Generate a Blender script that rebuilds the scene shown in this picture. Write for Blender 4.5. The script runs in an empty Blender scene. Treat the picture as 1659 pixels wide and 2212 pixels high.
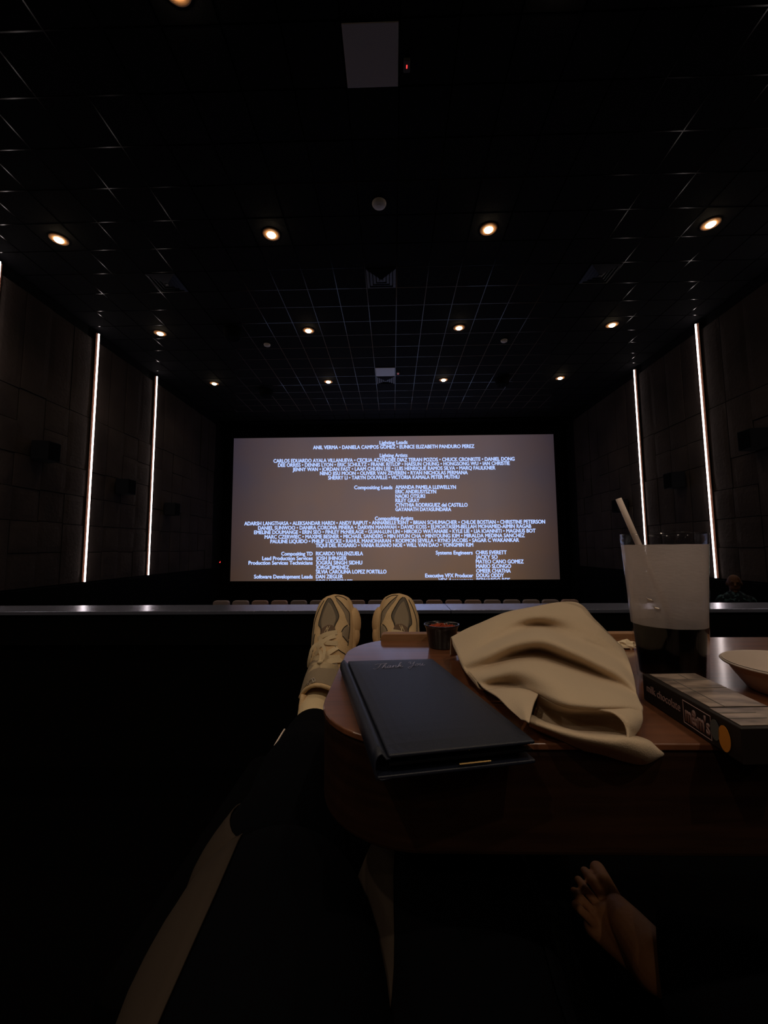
import bpy, bmesh, math, random
from mathutils import Vector, Matrix, noise
from mathutils.bvhtree import BVHTree
random.seed(7)
PI = math.pi
sc = bpy.context.scene
COL = sc.collection
# ------------------------------------------------------------------ camera, world, exposure
W, H, F = 1659, 2212, 883.3
PITCH, YAW, ROLL = 0.0901, -0.0214, -0.0073
fw = Vector((math.sin(YAW)*math.cos(PITCH), math.cos(YAW)*math.cos(PITCH), math.sin(PITCH)))
r0 = Vector((math.cos(YAW), -math.sin(YAW), 0)); u0 = r0.cross(fw)
rt = r0*math.cos(ROLL) + u0*math.sin(ROLL); up = u0*math.cos(ROLL) - r0*math.sin(ROLL)
cam_d = bpy.data.cameras.new('camera'); cam = bpy.data.objects.new('camera', cam_d); COL.objects.link(cam)
cam.matrix_world = Matrix((rt, up, -fw)).transposed().to_4x4()
cam_d.sensor_fit = 'HORIZONTAL'; cam_d.sensor_width = 36; cam_d.lens = 36*F/W
cam_d.clip_start = 0.02; cam_d.clip_end = 200
sc.camera = cam
wd = bpy.data.worlds.new('world'); sc.world = wd; wd.use_nodes = True
wd.node_tree.nodes['Background'].inputs[0].default_value = (0.2, 0.25, 0.5, 1)
wd.node_tree.nodes['Background'].inputs[1].default_value = 0.0004
sc.view_settings.view_transform = 'Standard'; sc.view_settings.look = 'None'
sc.view_settings.exposure = 0.0; sc.view_settings.gamma = 1.0
sc.view_settings.use_curve_mapping = False
cy = sc.cycles; cy.use_denoising = True; cy.max_bounces = 8; cy.sample_clamp_indirect = 2.0
cy.caustics_reflective = False; cy.caustics_refractive = False; cy.transparent_max_bounces = 12
LAMP_W = 38.0          # one ceiling downlight towards the screen
LAMP_REAR_W = 175.0    # unseen downlight behind the viewer, boosted to brighten surfaces facing the viewer
STRIP_E = 8.0          # wall light strips
DOME_E = 34.0          # glowing lens of a downlight
TEXT_E = 1.15
LAMP_COL = (1.0, 0.80, 0.60)

def ray(px, py):
    return (fw + rt*((px-W/2)/F) - up*((py-H/2)/F))
def P(px, py, y=None, z=None, x=None):
    """point of the place seen at a spot of the photograph, at a known distance y, height z or side x"""
    d = ray(px, py)
    k = y/d.y if y is not None else z/d.z if z is not None else x/d.x
    return d*k

# ------------------------------------------------------------------ materials
def mat(name, col, rough=0.6, metal=0.0, spec=0.5, bump=None, vary=None, coat=0.0, sheen=0.0):
    m = bpy.data.materials.new(name); m.use_nodes = True
    nt = m.node_tree; b = nt.nodes['Principled BSDF']
    b.inputs['Base Color'].default_value = (*col, 1); b.inputs['Roughness'].default_value = rough
    b.inputs['Metallic'].default_value = metal; b.inputs['Specular IOR Level'].default_value = spec
    b.inputs['Coat Weight'].default_value = coat
    if sheen: b.inputs['Sheen Weight'].default_value = sheen
    tc = nt.nodes.new('ShaderNodeTexCoord')
    if bump:
        sc_, st, det = bump
        n = nt.nodes.new('ShaderNodeTexNoise'); n.inputs['Scale'].default_value = sc_; n.inputs['Detail'].default_value = det
        nt.links.new(tc.outputs['Object'], n.inputs['Vector'])
        bp = nt.nodes.new('ShaderNodeBump'); bp.inputs['Strength'].default_value = st; bp.inputs['Distance'].default_value = 0.01
        nt.links.new(n.outputs['Fac'], bp.inputs['Height']); nt.links.new(bp.outputs['Normal'], b.inputs['Normal'])
    if vary:
        sc_, col2, stretch = vary
        mp = nt.nodes.new('ShaderNodeMapping'); mp.inputs['Scale'].default_value = stretch
        n = nt.nodes.new('ShaderNodeTexNoise'); n.inputs['Scale'].default_value = sc_; n.inputs['Detail'].default_value = 6
        nt.links.new(tc.outputs['Object'], mp.inputs[0]); nt.links.new(mp.outputs[0], n.inputs['Vector'])
        cr = nt.nodes.new('ShaderNodeValToRGB'); cr.color_ramp.elements[0].position = .35; cr.color_ramp.elements[1].position = .65
        cr.color_ramp.elements[0].color = (*col, 1); cr.color_ramp.elements[1].color = (*col2, 1)
        nt.links.new(n.outputs['Fac'], cr.inputs[0]); nt.links.new(cr.outputs[0], b.inputs['Base Color'])
    return m
def emit(name, col, e, base=(0, 0, 0)):
    m = bpy.data.materials.new(name); m.use_nodes = True
    b = m.node_tree.nodes['Principled BSDF']
    b.inputs['Base Color'].default_value = (*base, 1); b.inputs['Roughness'].default_value = .6
    b.inputs['Specular IOR Level'].default_value = 0
    b.inputs['Emission Color'].default_value = (*col, 1); b.inputs['Emission Strength'].default_value = e
    return m
M = {}
M['ceil'] = mat('ceiling_tile_black', (.004, .004, .0055), .9, spec=.15, bump=(60, .3, 3))
M['tbar'] = mat('black_enamel', (.0010, .0012, .0020), .13, spec=.32)
M['fabwall'] = mat('charcoal_fabric', (.034, .026, .023), .95, spec=.1, bump=(14, .8, 6), vary=(1.1, (.050, .038, .033), (1, 1, 1)))
M['wallback'] = mat('black_wall', (.006, .006, .007), .9, spec=.1)
M['black'] = mat('matte_black', (.0025, .0025, .003), .9, spec=.05)
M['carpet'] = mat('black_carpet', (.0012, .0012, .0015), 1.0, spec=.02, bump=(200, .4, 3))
M['speaker'] = mat('speaker_black', (.004, .004, .005), .8, spec=.1, bump=(90, .2, 2))
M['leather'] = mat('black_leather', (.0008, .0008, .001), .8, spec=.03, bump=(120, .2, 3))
M['rail'] = mat('dark_steel', (.40, .43, .60), .19, metal=.75)
M['whitetile'] = mat('white_panel', (.60, .53, .55), .32, spec=.9)
M['whiteplastic'] = mat('white_plastic', (.7, .62, .60), .5)
M['greyplastic'] = mat('grey_plastic', (.10, .09, .09), .6)
M['vent'] = mat('black_vent', (.03, .032, .04), .35, metal=.6)
M['dome'] = emit('lamp_lens', (1.0, .78, .50), DOME_E)
M['strip'] = emit('strip_diffuser', (1.0, .86, .84), STRIP_E)
M['flange'] = mat('strip_halo_orange', (.34, .15, .09), .8, spec=.1)  # orange of the warm halo beside the wall strips
M['pedestal'] = mat('dark_painted_steel', (.012, .014, .014), .5, spec=.3)
M['red'] = emit('red_diode', (1, .03, .03), 3.0)
M['trim'] = mat('halo_orange_trim', (.75, .36, .15), .6)  # halo glow of the downlights put into the ring colour
M['seat'] = mat('brown_seat_cloth', (.42, .27, .21), .9, spec=.1, bump=(60, .3, 3))
M['seat2'] = mat('grey_seat_cloth', (.34, .26, .235), .9, spec=.1, bump=(60, .3, 3))
M['napkin'] = mat('beige_napkin_cloth', (.60, .465, .325), .95, spec=.08, bump=(900, .12, 2), sheen=.15)
M['tan'] = mat('tan_suede', (.68, .47, .255), .95, spec=.06, bump=(500, .2, 3), vary=(60, (.74, .52, .295), (1, 1, 1)))
M['sole'] = mat('cream_rubber', (.66, .44, .23), .7, spec=.2)
M['meshcloth'] = mat('taupe_mesh_cloth', (.40, .31, .215), .95, spec=.06, bump=(1500, .5, 2))
M['meshdark'] = mat('grey_mesh_cloth', (.20, .165, .13), .95, spec=.06, bump=(1500, .5, 2))
M['lace'] = mat('cream_lace', (.82, .64, .40), .9, spec=.06, bump=(1800, .4, 2))
M['pipe'] = mat('dark_piping', (.03, .022, .016), .8)
M['patchbrown'] = mat('brown_patch', (.17, .11, .075), .9, spec=.1)
M['sock'] = mat('cream_sock', (.80, .62, .38), .95, spec=.05, bump=(1200, .3, 2))
M['trousers'] = mat('black_trousers', (.0022, .0024, .0034), .95, spec=.03, bump=(25, .25, 3))
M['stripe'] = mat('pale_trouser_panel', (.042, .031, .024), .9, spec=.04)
M['piping'] = mat('cream_piping', (.85, .70, .60), .7)
M['skin'] = mat('skin', (.45, .20, .09), .6, spec=.3, bump=(120, .1, 3))
M['skin2'] = mat('warm_skin', (.085, .030, .010), .65, spec=.3)
M['paper'] = mat('off_white_paper', (.85, .70, .48), .9, bump=(40, .4, 3))
M['bowl'] = mat('kraft_white_bowl', (.56, .46, .40), .65, spec=.3)
M['blackcup'] = mat('black_plastic', (.004, .004, .005), .22, spec=.5)
M['spice'] = mat('red_spice', (.60, .09, .03), .8, bump=(300, 1, 4))
M['menu'] = mat('black_leatherette', (.010, .013, .025), .42, spec=.45, bump=(1500, .12, 3))
M['foil'] = mat('silver_foil', (.75, .66, .62), .3, metal=1)
M['receipt'] = mat('receipt_paper', (.6, .5, .38), .8)
M['gold'] = mat('gold_glint', (.9, .6, .25), .25, metal=1)
M['straw'] = mat('white_straw', (.80, .66, .60), .5)
M['boxdark'] = mat('brown_carton', (.012, .008, .007), .5, spec=.3)
M['boxletter'] = mat('mauve_letter', (.30, .19, .18), .6)
M['boxlight'] = mat('cream_print', (.42, .32, .26), .38, spec=.5, vary=(70, (.14, .105, .09), (.6, 1.6, 1)))
M['orange'] = mat('orange_print', (.62, .22, .02), .6)
M['grey'] = mat('grey_print', (.08, .085, .085), .6)
M['hair'] = mat('dark_hair', (.01, .008, .006), .8)
# wood with a fine grain along the table
M['wood'] = mat('walnut_laminate', (.22, .080, .036), .36, spec=.8, vary=(9, (.150, .054, .024), (1.2, 16, 1)), coat=.75)
_b = M['wood'].node_tree.nodes['Principled BSDF']; _b.inputs['Coat Roughness'].default_value = .13; _b.inputs['Coat IOR'].default_value = 1.75
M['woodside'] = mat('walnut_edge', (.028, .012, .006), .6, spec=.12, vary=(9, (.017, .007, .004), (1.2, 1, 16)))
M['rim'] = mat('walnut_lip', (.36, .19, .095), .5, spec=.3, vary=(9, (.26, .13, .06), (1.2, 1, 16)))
M['cola'] = mat('dark_cola', (.0012, .0008, .0008), .5, spec=.1)
def clear(name, tint, rough):
    m = bpy.data.materials.new(name); m.use_nodes = True; nt = m.node_tree
    nt.nodes.clear(); o = nt.nodes.new('ShaderNodeOutputMaterial')
    t = nt.nodes.new('ShaderNodeBsdfTransparent'); t.inputs[0].default_value = (*tint, 1)
    g = nt.nodes.new('ShaderNodeBsdfGlossy'); g.inputs['Roughness'].default_value = rough
    fr = nt.nodes.new('ShaderNodeFresnel'); fr.inputs[0].default_value = 1.4
    mx = nt.nodes.new('ShaderNodeMixShader')
    ge = nt.nodes.new('ShaderNodeNewGeometry'); ml = nt.nodes.new('ShaderNodeMath'); ml.operation = 'SUBTRACT'; ml.use_clamp = True
    nt.links.new(fr.outputs[0], ml.inputs[0]); nt.links.new(ge.outputs['Backfacing'], ml.inputs[1])   # only the outer face mirrors
    nt.links.new(ml.outputs[0], mx.inputs[0]); nt.links.new(t.outputs[0], mx.inputs[1]); nt.links.new(g.outputs[0], mx.inputs[2])
    nt.links.new(mx.outputs[0], o.inputs[0]); return m
M['clear'] = clear('clear_plastic', (.93, .93, .94), .08)
def frosted():
    m = clear('condensation', (.8, .8, .8), .3); nt = m.node_tree
    o = [n for n in nt.nodes if n.type == 'OUTPUT_MATERIAL'][0]; base = o.inputs[0].links[0].from_node
    d = nt.nodes.new('ShaderNodeBsdfDiffuse'); d.inputs[0].default_value = (.90, .80, .78, 1)
    tr = nt.nodes.new('ShaderNodeBsdfTranslucent'); tr.inputs[0].default_value = (.80, .70, .70, 1)
    a = nt.nodes.new('ShaderNodeMixShader'); a.inputs[0].default_value = .22
    nt.links.new(d.outputs[0], a.inputs[1]); nt.links.new(tr.outputs[0], a.inputs[2])
    tc = nt.nodes.new('ShaderNodeTexCoord'); n = nt.nodes.new('ShaderNodeTexNoise')
    mp = nt.nodes.new('ShaderNodeMapping'); mp.inputs['Scale'].default_value = (1, 1, 2.6)
    n.inputs['Scale'].default_value = 180; n.inputs['Detail'].default_value = 3
    nt.links.new(tc.outputs['Object'], mp.inputs[0]); nt.links.new(mp.outputs[0], n.inputs['Vector'])
    bp = nt.nodes.new('ShaderNodeBump'); bp.inputs['Strength'].default_value = .25; bp.inputs['Distance'].default_value = .001
    nt.links.new(n.outputs['Fac'], bp.inputs['Height'])
    for s in (d, tr): nt.links.new(bp.outputs['Normal'], s.inputs['Normal'])
    mx = nt.nodes.new('ShaderNodeMixShader'); mx.inputs[0].default_value = .76
    # the film of droplets is dense near the rim and thins out towards the drink
    sp_ = nt.nodes.new('ShaderNodeSeparateXYZ'); nt.links.new(tc.outputs['Object'], sp_.inputs[0])
    mr = nt.nodes.new('ShaderNodeMapRange'); mr.inputs['From Min'].default_value = .055; mr.inputs['From Max'].default_value = .125
    mr.inputs['To Min'].default_value = .36; mr.inputs['To Max'].default_value = .84
    nt.links.new(sp_.outputs['Z'], mr.inputs['Value'])
    n2 = nt.nodes.new('ShaderNodeTexNoise'); n2.inputs['Scale'].default_value = 45; nt.links.new(tc.outputs['Object'], n2.inputs['Vector'])
    m2 = nt.nodes.new('ShaderNodeMath'); m2.operation = 'MULTIPLY_ADD'; m2.inputs[1].default_value = .22; nt.links.new(n2.outputs['Fac'], m2.inputs[0])
    m3 = nt.nodes.new('ShaderNodeMath'); m3.operation = 'SUBTRACT'; m3.inputs[1].default_value = .11; m3.use_clamp = True
    nt.links.new(mr.outputs[0], m2.inputs[2]); nt.links.new(m2.outputs[0], m3.inputs[0]); nt.links.new(m3.outputs[0], mx.inputs[0])
    nt.links.new(base.outputs[0], mx.inputs[1]); nt.links.new(a.outputs[0], mx.inputs[2])
    nt.links.new(mx.outputs[0], o.inputs[0]); return m
M['frost'] = frosted()

# ------------------------------------------------------------------ helpers
class MB:
    def __init__(s): s.v, s.f = [], []
    def add(s, vs, fs):
        k = len(s.v); s.v += [tuple(v) for v in vs]; s.f += [tuple(i+k for i in f) for f in fs]; return s
    def box(s, x0, x1, y0, y1, z0, z1):
        return s.add([(x, y, z) for z in (z0, z1) for y in (y0, y1) for x in (x0, x1)],
                     [(0, 2, 3, 1), (4, 5, 7, 6), (0, 1, 5, 4), (1, 3, 7, 5), (3, 2, 6, 7), (2, 0, 4, 6)])
    def lathe(s, prof, n=48, c=(0, 0, 0)):
        vs = [(c[0]+r*math.cos(2*PI*i/n), c[1]+r*math.sin(2*PI*i/n), c[2]+z) for r, z in prof for i in range(n)]
        fs = [(a*n+i, a*n+(i+1) % n, (a+1)*n+(i+1) % n, (a+1)*n+i) for a in range(len(prof)-1) for i in range(n)]
        return s.add(vs, fs)
    def disc(s, r, z, n=48, c=(0, 0, 0)):
        return s.add([(c[0]+r*math.cos(2*PI*i/n), c[1]+r*math.sin(2*PI*i/n), c[2]+z) for i in range(n)], [tuple(range(n))])
    def grid(s, rows, closed=False):
        n = len(rows[0]); m = len(rows); vs = [p for r in rows for p in r]; fs = []
        for a in range(m-1):
            for i in range(n if closed else n-1):
                j = (i+1) % n; fs.append((a*n+i, a*n+j, (a+1)*n+j, (a+1)*n+i))
        return s.add(vs, fs)
    def tube(s, pts, r, n=8, flat=1.0, cap=True, nrm=None):
        pts = [Vector(p) for p in pts]; rows = []; m = len(pts)
        rs = r if isinstance(r, (list, tuple)) else [r]*m
        for i, p in enumerate(pts):
            t = (pts[min(i+1, m-1)]-pts[max(i-1, 0)]).normalized()
            ref = Vector(nrm) if nrm is not None else (Vector((0, 0, 1)) if abs(t.z) < .95 else Vector((1, 0, 0)))
            a = t.cross(ref).normalized(); b = a.cross(t).normalized()
            rows.append([p + a*math.cos(2*PI*k/n)*rs[i] + b*math.sin(2*PI*k/n)*rs[i]*flat for k in range(n)])
        s.grid(rows, True)
        if cap:
            k = len(s.v); s.f.append(tuple(range(k-n, k))); s.f.append(tuple(range(k-n*m, k-n*m+n))[::-1])
        return s
    def prism(s, poly, z0, z1):
        n = len(poly); return s.add([(x, y, z0) for x, y in poly]+[(x, y, z1) for x, y in poly],
            [tuple(range(n))[::-1], tuple(range(n, 2*n))]+[(i, (i+1) % n, n+(i+1) % n, n+i) for i in range(n)])
    def xf(s, mtx):
        s.v = [tuple(mtx @ Vector(v)) for v in s.v]; return s
    def build(s, name, m, parent=None, smooth=False, bevel=None, solid=None, sub=0, fixn=True):
        me = bpy.data.meshes.new(name); me.from_pydata(s.v, [], s.f); me.update()
        if fixn:
            bm = bmesh.new(); bm.from_mesh(me)
            bmesh.ops.remove_doubles(bm, verts=bm.verts, dist=1e-6)
            bmesh.ops.recalc_face_normals(bm, faces=bm.faces); bm.to_mesh(me); bm.free()
        if smooth:
            for p in me.polygons: p.use_smooth = True
        me.materials.append(m)
        o = bpy.data.objects.new(name, me); COL.objects.link(o)
        if parent is not None: o.parent = parent
        if solid: md = o.modifiers.new('s', 'SOLIDIFY'); md.thickness = solid; md.offset = 0
        if bevel: md = o.modifiers.new('b', 'BEVEL'); md.width = bevel; md.segments = 3; md.limit_method = 'ANGLE'
        if sub: md = o.modifiers.new('u', 'SUBSURF'); md.levels = sub; md.render_levels = sub
        return o
def tag(o, label=None, cat=None, group=None, kind=None):
    if label: o['label'] = label
    if cat: o['category'] = cat
    if group: o['group'] = group
    if kind: o['kind'] = kind
    return o
def thing(name, label, cat, loc=(0, 0, 0), rot=(0, 0, 0), group=None):
    o = bpy.data.objects.new(name, None); COL.objects.link(o); o.location = loc; o.rotation_euler = rot
    o.empty_display_size = .1
    return tag(o, label, cat, group)
def copy_tree(o, parent=None, label=None):
    c = o.copy(); COL.objects.link(c)
    if parent is not None: c.parent = parent
    if label: c['label'] = label
    for ch in list(o.children): copy_tree(ch, c)
    return c
def apply_mods(o):
    dg = bpy.context.evaluated_depsgraph_get(); dg.update()
    me = bpy.data.meshes.new_from_object(o.evaluated_get(dg)); o.modifiers.clear(); o.data = me
def interp(tab, x):
    if x <= tab[0][0]: return tab[0][1]
    for (a, p), (b, q) in zip(tab, tab[1:]):
        if x <= b: t = (x-a)/(b-a); return p+(q-p)*t
    return tab[-1][1]
def cr(p0, p1, p2, p3, t):
    return .5*((2*p1)+(p2-p0)*t+(2*p0-5*p1+4*p2-p3)*t*t+(3*p1-p0-3*p2+p3)*t**3)
def spline(pts, n=6):
    pts = [Vector(p) for p in pts]; out = []
    for i in range(len(pts)-1):
        a = pts[max(i-1, 0)]; d = pts[min(i+2, len(pts)-1)]
        for k in range(n): out.append(cr(a, pts[i], pts[i+1], d, k/n))
    out.append(pts[-1]); return out
def surf(rows, n=6, m=6):
    rows = [spline(r, n) for r in rows]
    cols = [spline([r[i] for r in rows], m) for i in range(len(rows[0]))]
    return [[c[j] for c in cols] for j in range(len(cols[0]))]
def blob_union(name, parts, voxel, m, parent=None, smooth_it=4):
    """tapered limbs and rounded masses fused into one continuous skin"""
    b = MB()
    for p in parts:
        if p[0] == 'limb':
            _, a, c, ra, rc = p; a, c = Vector(a), Vector(c); L = (c-a).length; d = (c-a).normalized()
            pts, rs = [], []
            for k in range(6): t = -math.cos(k/5*PI/2)*ra; pts.append(a+d*t); rs.append(max(1e-4, math.sqrt(max(0, ra*ra-t*t))))
            for k in range(1, 8): t = k/8; pts.append(a+d*L*t); rs.append(ra+(rc-ra)*t)
            for k in range(6): t = math.sin(k/5*PI/2)*rc; pts.append(c+d*t); rs.append(max(1e-4, math.sqrt(max(0, rc*rc-t*t))))
            b.tube(pts, rs, n=20)
        else:
            _, c, r = p[:3]; mt = p[3] if len(p) > 3 else Matrix()
            rows = []
            for a in range(13):
                th = PI*a/12
                rows.append([Vector(c)+(mt @ Vector((r[0]*math.sin(th)*math.cos(2*PI*k/20)+0, r[1]*math.sin(th)*math.sin(2*PI*k/20), r[2]*math.cos(th)+0)))+Vector((0, 0, 0)) for k in range(20)])
            b.grid(rows, True)
    o = b.build(name, m, parent)
    md = o.modifiers.new('r', 'REMESH'); md.mode = 'VOXEL'; md.voxel_size = voxel; md.use_smooth_shade = True
    md = o.modifiers.new('s', 'SMOOTH'); md.factor = .5; md.iterations = smooth_it
    apply_mods(o)
    for p in o.data.polygons: p.use_smooth = True
    return o
def frame_mtx(o, X, Y, Z):
    m = Matrix((X, Y, Z)).transposed().to_4x4(); m.translation = o; return m

# ------------------------------------------------------------------ the room
ZC = 5.317; XL, XR = -7.174, 7.296; YB, YF = -10.0, 16.4; YS = 17.0
ZF = -0.95; ZR = -3.0
YEDGE = 2.25
b = MB(); b.box(XL-.3, XR+.3, YB, YF, ZC+.01, ZC+.2)
tag(b.build('ceiling', M['ceil']), 'black tiled cinema ceiling', None, kind='structure')
b = MB(); X0G = .12; T = .61; Y0G = 6.71
k = -12
while X0G+T*k < XR:
    x = X0G+T*k; k += 1
    if x > XL+.05: b.box(x-.0075, x+.0075, YB+.2, YF-.05, ZC+.007, ZC+.012)
k = -30
while Y0G+T*k < YF:
    y = Y0G+T*k; k += 1
    if y > YB: b.box(XL+.05, XR-.05, y-.0075, y+.0075, ZC+.0075, ZC+.0125)
tag(b.build('trim_1', M['tbar']), 'thin black metal grid between the ceiling tiles', None, kind='structure')
# front wall with the black masking round the screen
b = MB(); b.box(XL-.3, XR+.3, YS+.25, YS+.5, ZR, ZC+.2)
tag(b.build('wall_front', M['black']), None, None, kind='structure')
b = MB(); b.box(XL-.3, XR+.3, YF, YS+.3, ZC-.05, ZC+.2); tag(b.build('trim_2', M['black']), 'black bulkhead above the screen', None, kind='structure')
b = MB(); b.box(XL-.5, XR+.5, YB-.3, YB, ZR, ZC+.2); tag(b.build('wall_back', M['black']), None, None, kind='structure')
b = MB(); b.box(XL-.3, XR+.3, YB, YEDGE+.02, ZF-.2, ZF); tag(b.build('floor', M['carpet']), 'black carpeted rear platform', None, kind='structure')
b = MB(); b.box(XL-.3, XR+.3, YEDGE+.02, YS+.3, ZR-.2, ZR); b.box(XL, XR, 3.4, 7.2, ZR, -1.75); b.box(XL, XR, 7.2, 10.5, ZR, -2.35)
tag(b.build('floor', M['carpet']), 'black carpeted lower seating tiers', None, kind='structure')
STRIP_Y = {'left': [6.82, 9.33, 11.78], 'right': [6.95, 9.39, 11.87]}
ZSB = -.71
for side, X, sgn in (('left', XL, 1), ('right', XR, -1)):
    b = MB(); xs = sorted((X-.3*sgn, X)); b.box(xs[0], xs[1], YB, YS+.3, ZR, ZC+.2)
    w = b.build('wall_'+side, M['wallback']); tag(w, None, None, kind='structure')
    b = MB(); xs = sorted((X, X+.10*sgn)); b.box(xs[0], xs[1], YB, YS-.6, ZR, ZSB-.03)
    tag(b.build('baseboard_'+side, M['black']), 'black lower wall panelling', None, kind='structure')
    # padded fabric panels in irregular sizes, 0.61 m wide columns
    b = MB(); s1 = STRIP_Y[side][0]; cw = 2.45/4
    rnd = random.Random(3 if side == 'left' else 5)
    for c in range(-26, 17):
        y0 = s1+c*cw; y1 = y0+cw
        gap = .007
        if any(abs(y0-s) < .02 for s in STRIP_Y[side]): y0 += .075
        if any(abs(y1-s) < .02 for s in STRIP_Y[side]): y1 -= .075
        if y1 > YS-.7: break
        cuts = [ZSB, -.02, .60, 1.24, 1.87, 2.5, 3.12, ZC-.25]
        z = [cuts[0]]
        for q in cuts[1:-1]:
            if q in (.60, 1.87, 3.12) and rnd.random() < .96 or rnd.random() < .72: z.append(q+rnd.uniform(-.012, .012))
        z.append(cuts[-1])
        for za, zb in zip(z, z[1:]):
            d = rnd.uniform(.038, .062); tl = rnd.uniform(-.006, .006); n = 5
            # pillow shaped panel front
            rows = []
            for i in range(n+3):
                row = []
                for j in range(n+3):
                    u = min(max((i-1)/n, 0), 1); v = min(max((j-1)/n, 0), 1)
                    edge = i in (0, n+2) or j in (0, n+2)
                    bul = .012*(1-(2*u-1)**4)*(1-(2*v-1)**4)
                    dep = 0 if edge else d+bul+tl*(2*u-1)
                    row.append((X+dep*sgn, y0+gap+(y1-y0-2*gap)*u, za+gap+(zb-za-2*gap)*v))
                rows.append(row)
            b.grid(rows)
    tag(b.build('acoustic_panel_cladding', M['fabwall'], w), 'charcoal padded fabric wall panels of mixed heights')
# light strips
for side, X, sgn in (('left', XL, 1), ('right', XR, -1)):
    for i, y in enumerate(STRIP_Y[side]):
        t = thing('light_strip', 'tall white light strip on the %s wall, %s' % (side, ['third from the screen', 'second from the screen', 'nearest the screen'][i]),
                  'wall light', (X, y, ZSB), group='vertical light strips on the side walls')
        hh = ZC-ZSB-.06
        b = MB(); xs = sorted((0, .085*sgn)); b.box(xs[0], xs[1], -.036, .036, 0, hh); b.build('housing', M['speaker'], t)
        b = MB(); rows = []
        for z in (.01, hh-.02):
            rows.append([(sgn*(.090+.024*math.sin(PI*k/8)), -.0185*math.cos(PI*k/8), z) for k in range(9)])
        b.grid(rows); b.f.append(tuple(range(9))); b.f.append(tuple(range(9, 18)))
        b.build('diffuser', M['strip'], t)
        for sy in (-1, 1):
            b = MB(); b.add([(sgn*q, sy*w_, z) for z in (.01, hh-.02) for q, w_ in ((.088, .0195), (.078, .064), (.070, .064), (.070, .0195))],
                            [(0, 1, 2, 3), (7, 6, 5, 4), (0, 4, 5, 1), (1, 5, 6, 2), (2, 6, 7, 3), (3, 7, 4, 0)])
            b.build('halo_flange', M['flange'], t)  # flange added to give the strip an orange halo
# wall speakers
def speaker(x, y, z, s, sgn, label):
    t = thing('wall_speaker', label, 'speaker', (x, y, z), (0, 0, 0), 'surround speakers on the side walls')
    b = MB(); prof = [(.09*sgn, -s/2), (.40*sgn, -s/2+.06), (.40*sgn, s/2-.06), (.09*sgn, s/2)]
    b.add([(p, q, zz) for zz in (-s*.46, s*.46) for p, q in prof], [(0, 1, 2, 3), (7, 6, 5, 4), (0, 4, 5, 1), (1, 5, 6, 2), (2, 6, 7, 3), (3, 7, 4, 0)])
    b.build('cabinet', M['speaker'], t, bevel=.015)
    b = MB(); xs = sorted((.402*sgn, .415*sgn)); b.box(xs[0], xs[1], -s/2+.09, s/2-.09, -s*.40, s*.40); b.build('grille', M['black'], t, bevel=.004)
    b = MB(); xs = sorted((.0, .12*sgn)); b.box(xs[0], xs[1], -.08, .08, -.08, .08); b.build('bracket', M['black'], t)
for (px, py, side, lab) in ((108, 976, 'left', 'nearest the viewer'), (278, 1052, 'left', 'between the two light strips'), (377, 1100, 'left', 'beyond the farther light strip, nearest the screen'),
                            (1618, 950, 'right', 'at the right edge of the view, nearest the viewer'), (1450, 1038, 'right', 'between the two light strips'), (1334, 1093, 'right', 'behind the drinking straw, nearest the screen')):
    X, sgn = (XL, 1) if side == 'left' else (XR, -1)
    p = P(px, py, x=X+.3*sgn)
    speaker(X, p.y, p.z, .42, sgn, 'black box speaker on %s wall, %s' % (side, lab))
# aisle marker light
p = P(474, 1214, x=XL+.12)
t = thing('marker_light', 'tiny red light low on the left wall beside the screen', 'light', p)
MB().box(-.06, .01, -.03, .03, -.03, .03).build('case', M['speaker'], t, bevel=.004)
MB().box(.011, .03, -.022, .022, -.03, .0).add([(.012, .0, .005), (.03, .03, .03), (.03, .05, .03), (.012, .03, .005)], [(0, 1, 2, 3)]).build('lens', M['red'], t)

# ------------------------------------------------------------------ screen with rolling credits
SXL, SXR, SZT, SZB = -6.765, 6.789, 4.7585, -1.2884
t = thing('cinema_screen', 'huge cinema screen showing rolling film credits on brown', 'screen', (0, YS, SZB))
scr_m = bpy.data.materials.new('projected_picture'); scr_m.use_nodes = True
nt = scr_m.node_tree; bs = nt.nodes['Principled BSDF']; bs.inputs['Base Color'].default_value = (.02, .02, .02, 1); bs.inputs['Roughness'].default_value = .9
bs.inputs['Specular IOR Level'].default_value = 0
tc = nt.nodes.new('ShaderNodeTexCoord'); sep = nt.nodes.new('ShaderNodeSeparateXYZ'); nt.links.new(tc.outputs['Generated'], sep.inputs[0])
ra = nt.nodes.new('ShaderNodeValToRGB'); e = ra.color_ramp.elements
e[0].position = 0; e[0].color = (.140, .088, .056, 1); e[1].position = 1; e[1].color = (.118, .086, .088, 1)
q = e.new(.35); q.color = (.150, .100, .082, 1); q = e.new(.62); q.color = (.138, .098, .088, 1)
nt.links.new(sep.outputs['Z'], ra.inputs[0])
rx = nt.nodes.new('ShaderNodeValToRGB'); e = rx.color_ramp.elements
e[0].position = 0; e[0].color = (.32, .33, .42, 1); e[1].position = 1; e[1].color = (.30, .30, .36, 1)
q = e.new(.2); q.color = (.78, .78, .80, 1); q = e.new(.5); q.color = (1.05, 1.05, 1.08, 1); q = e.new(.8); q.color = (.85, .85, .85, 1)
nt.links.new(sep.outputs['X'], rx.inputs[0])
mu = nt.nodes.new('ShaderNodeMix'); mu.data_type = 'RGBA'; mu.blend_type = 'MULTIPLY'; mu.inputs[0].default_value = 1
nt.links.new(ra.outputs[0], mu.inputs[6]); nt.links.new(rx.outputs[0], mu.inputs[7])
ns = nt.nodes.new('ShaderNodeTexNoise'); ns.inputs['Scale'].default_value = .35; ns.inputs['Detail'].default_value = 3; nt.links.new(tc.outputs['Object'], ns.inputs['Vector'])
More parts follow.
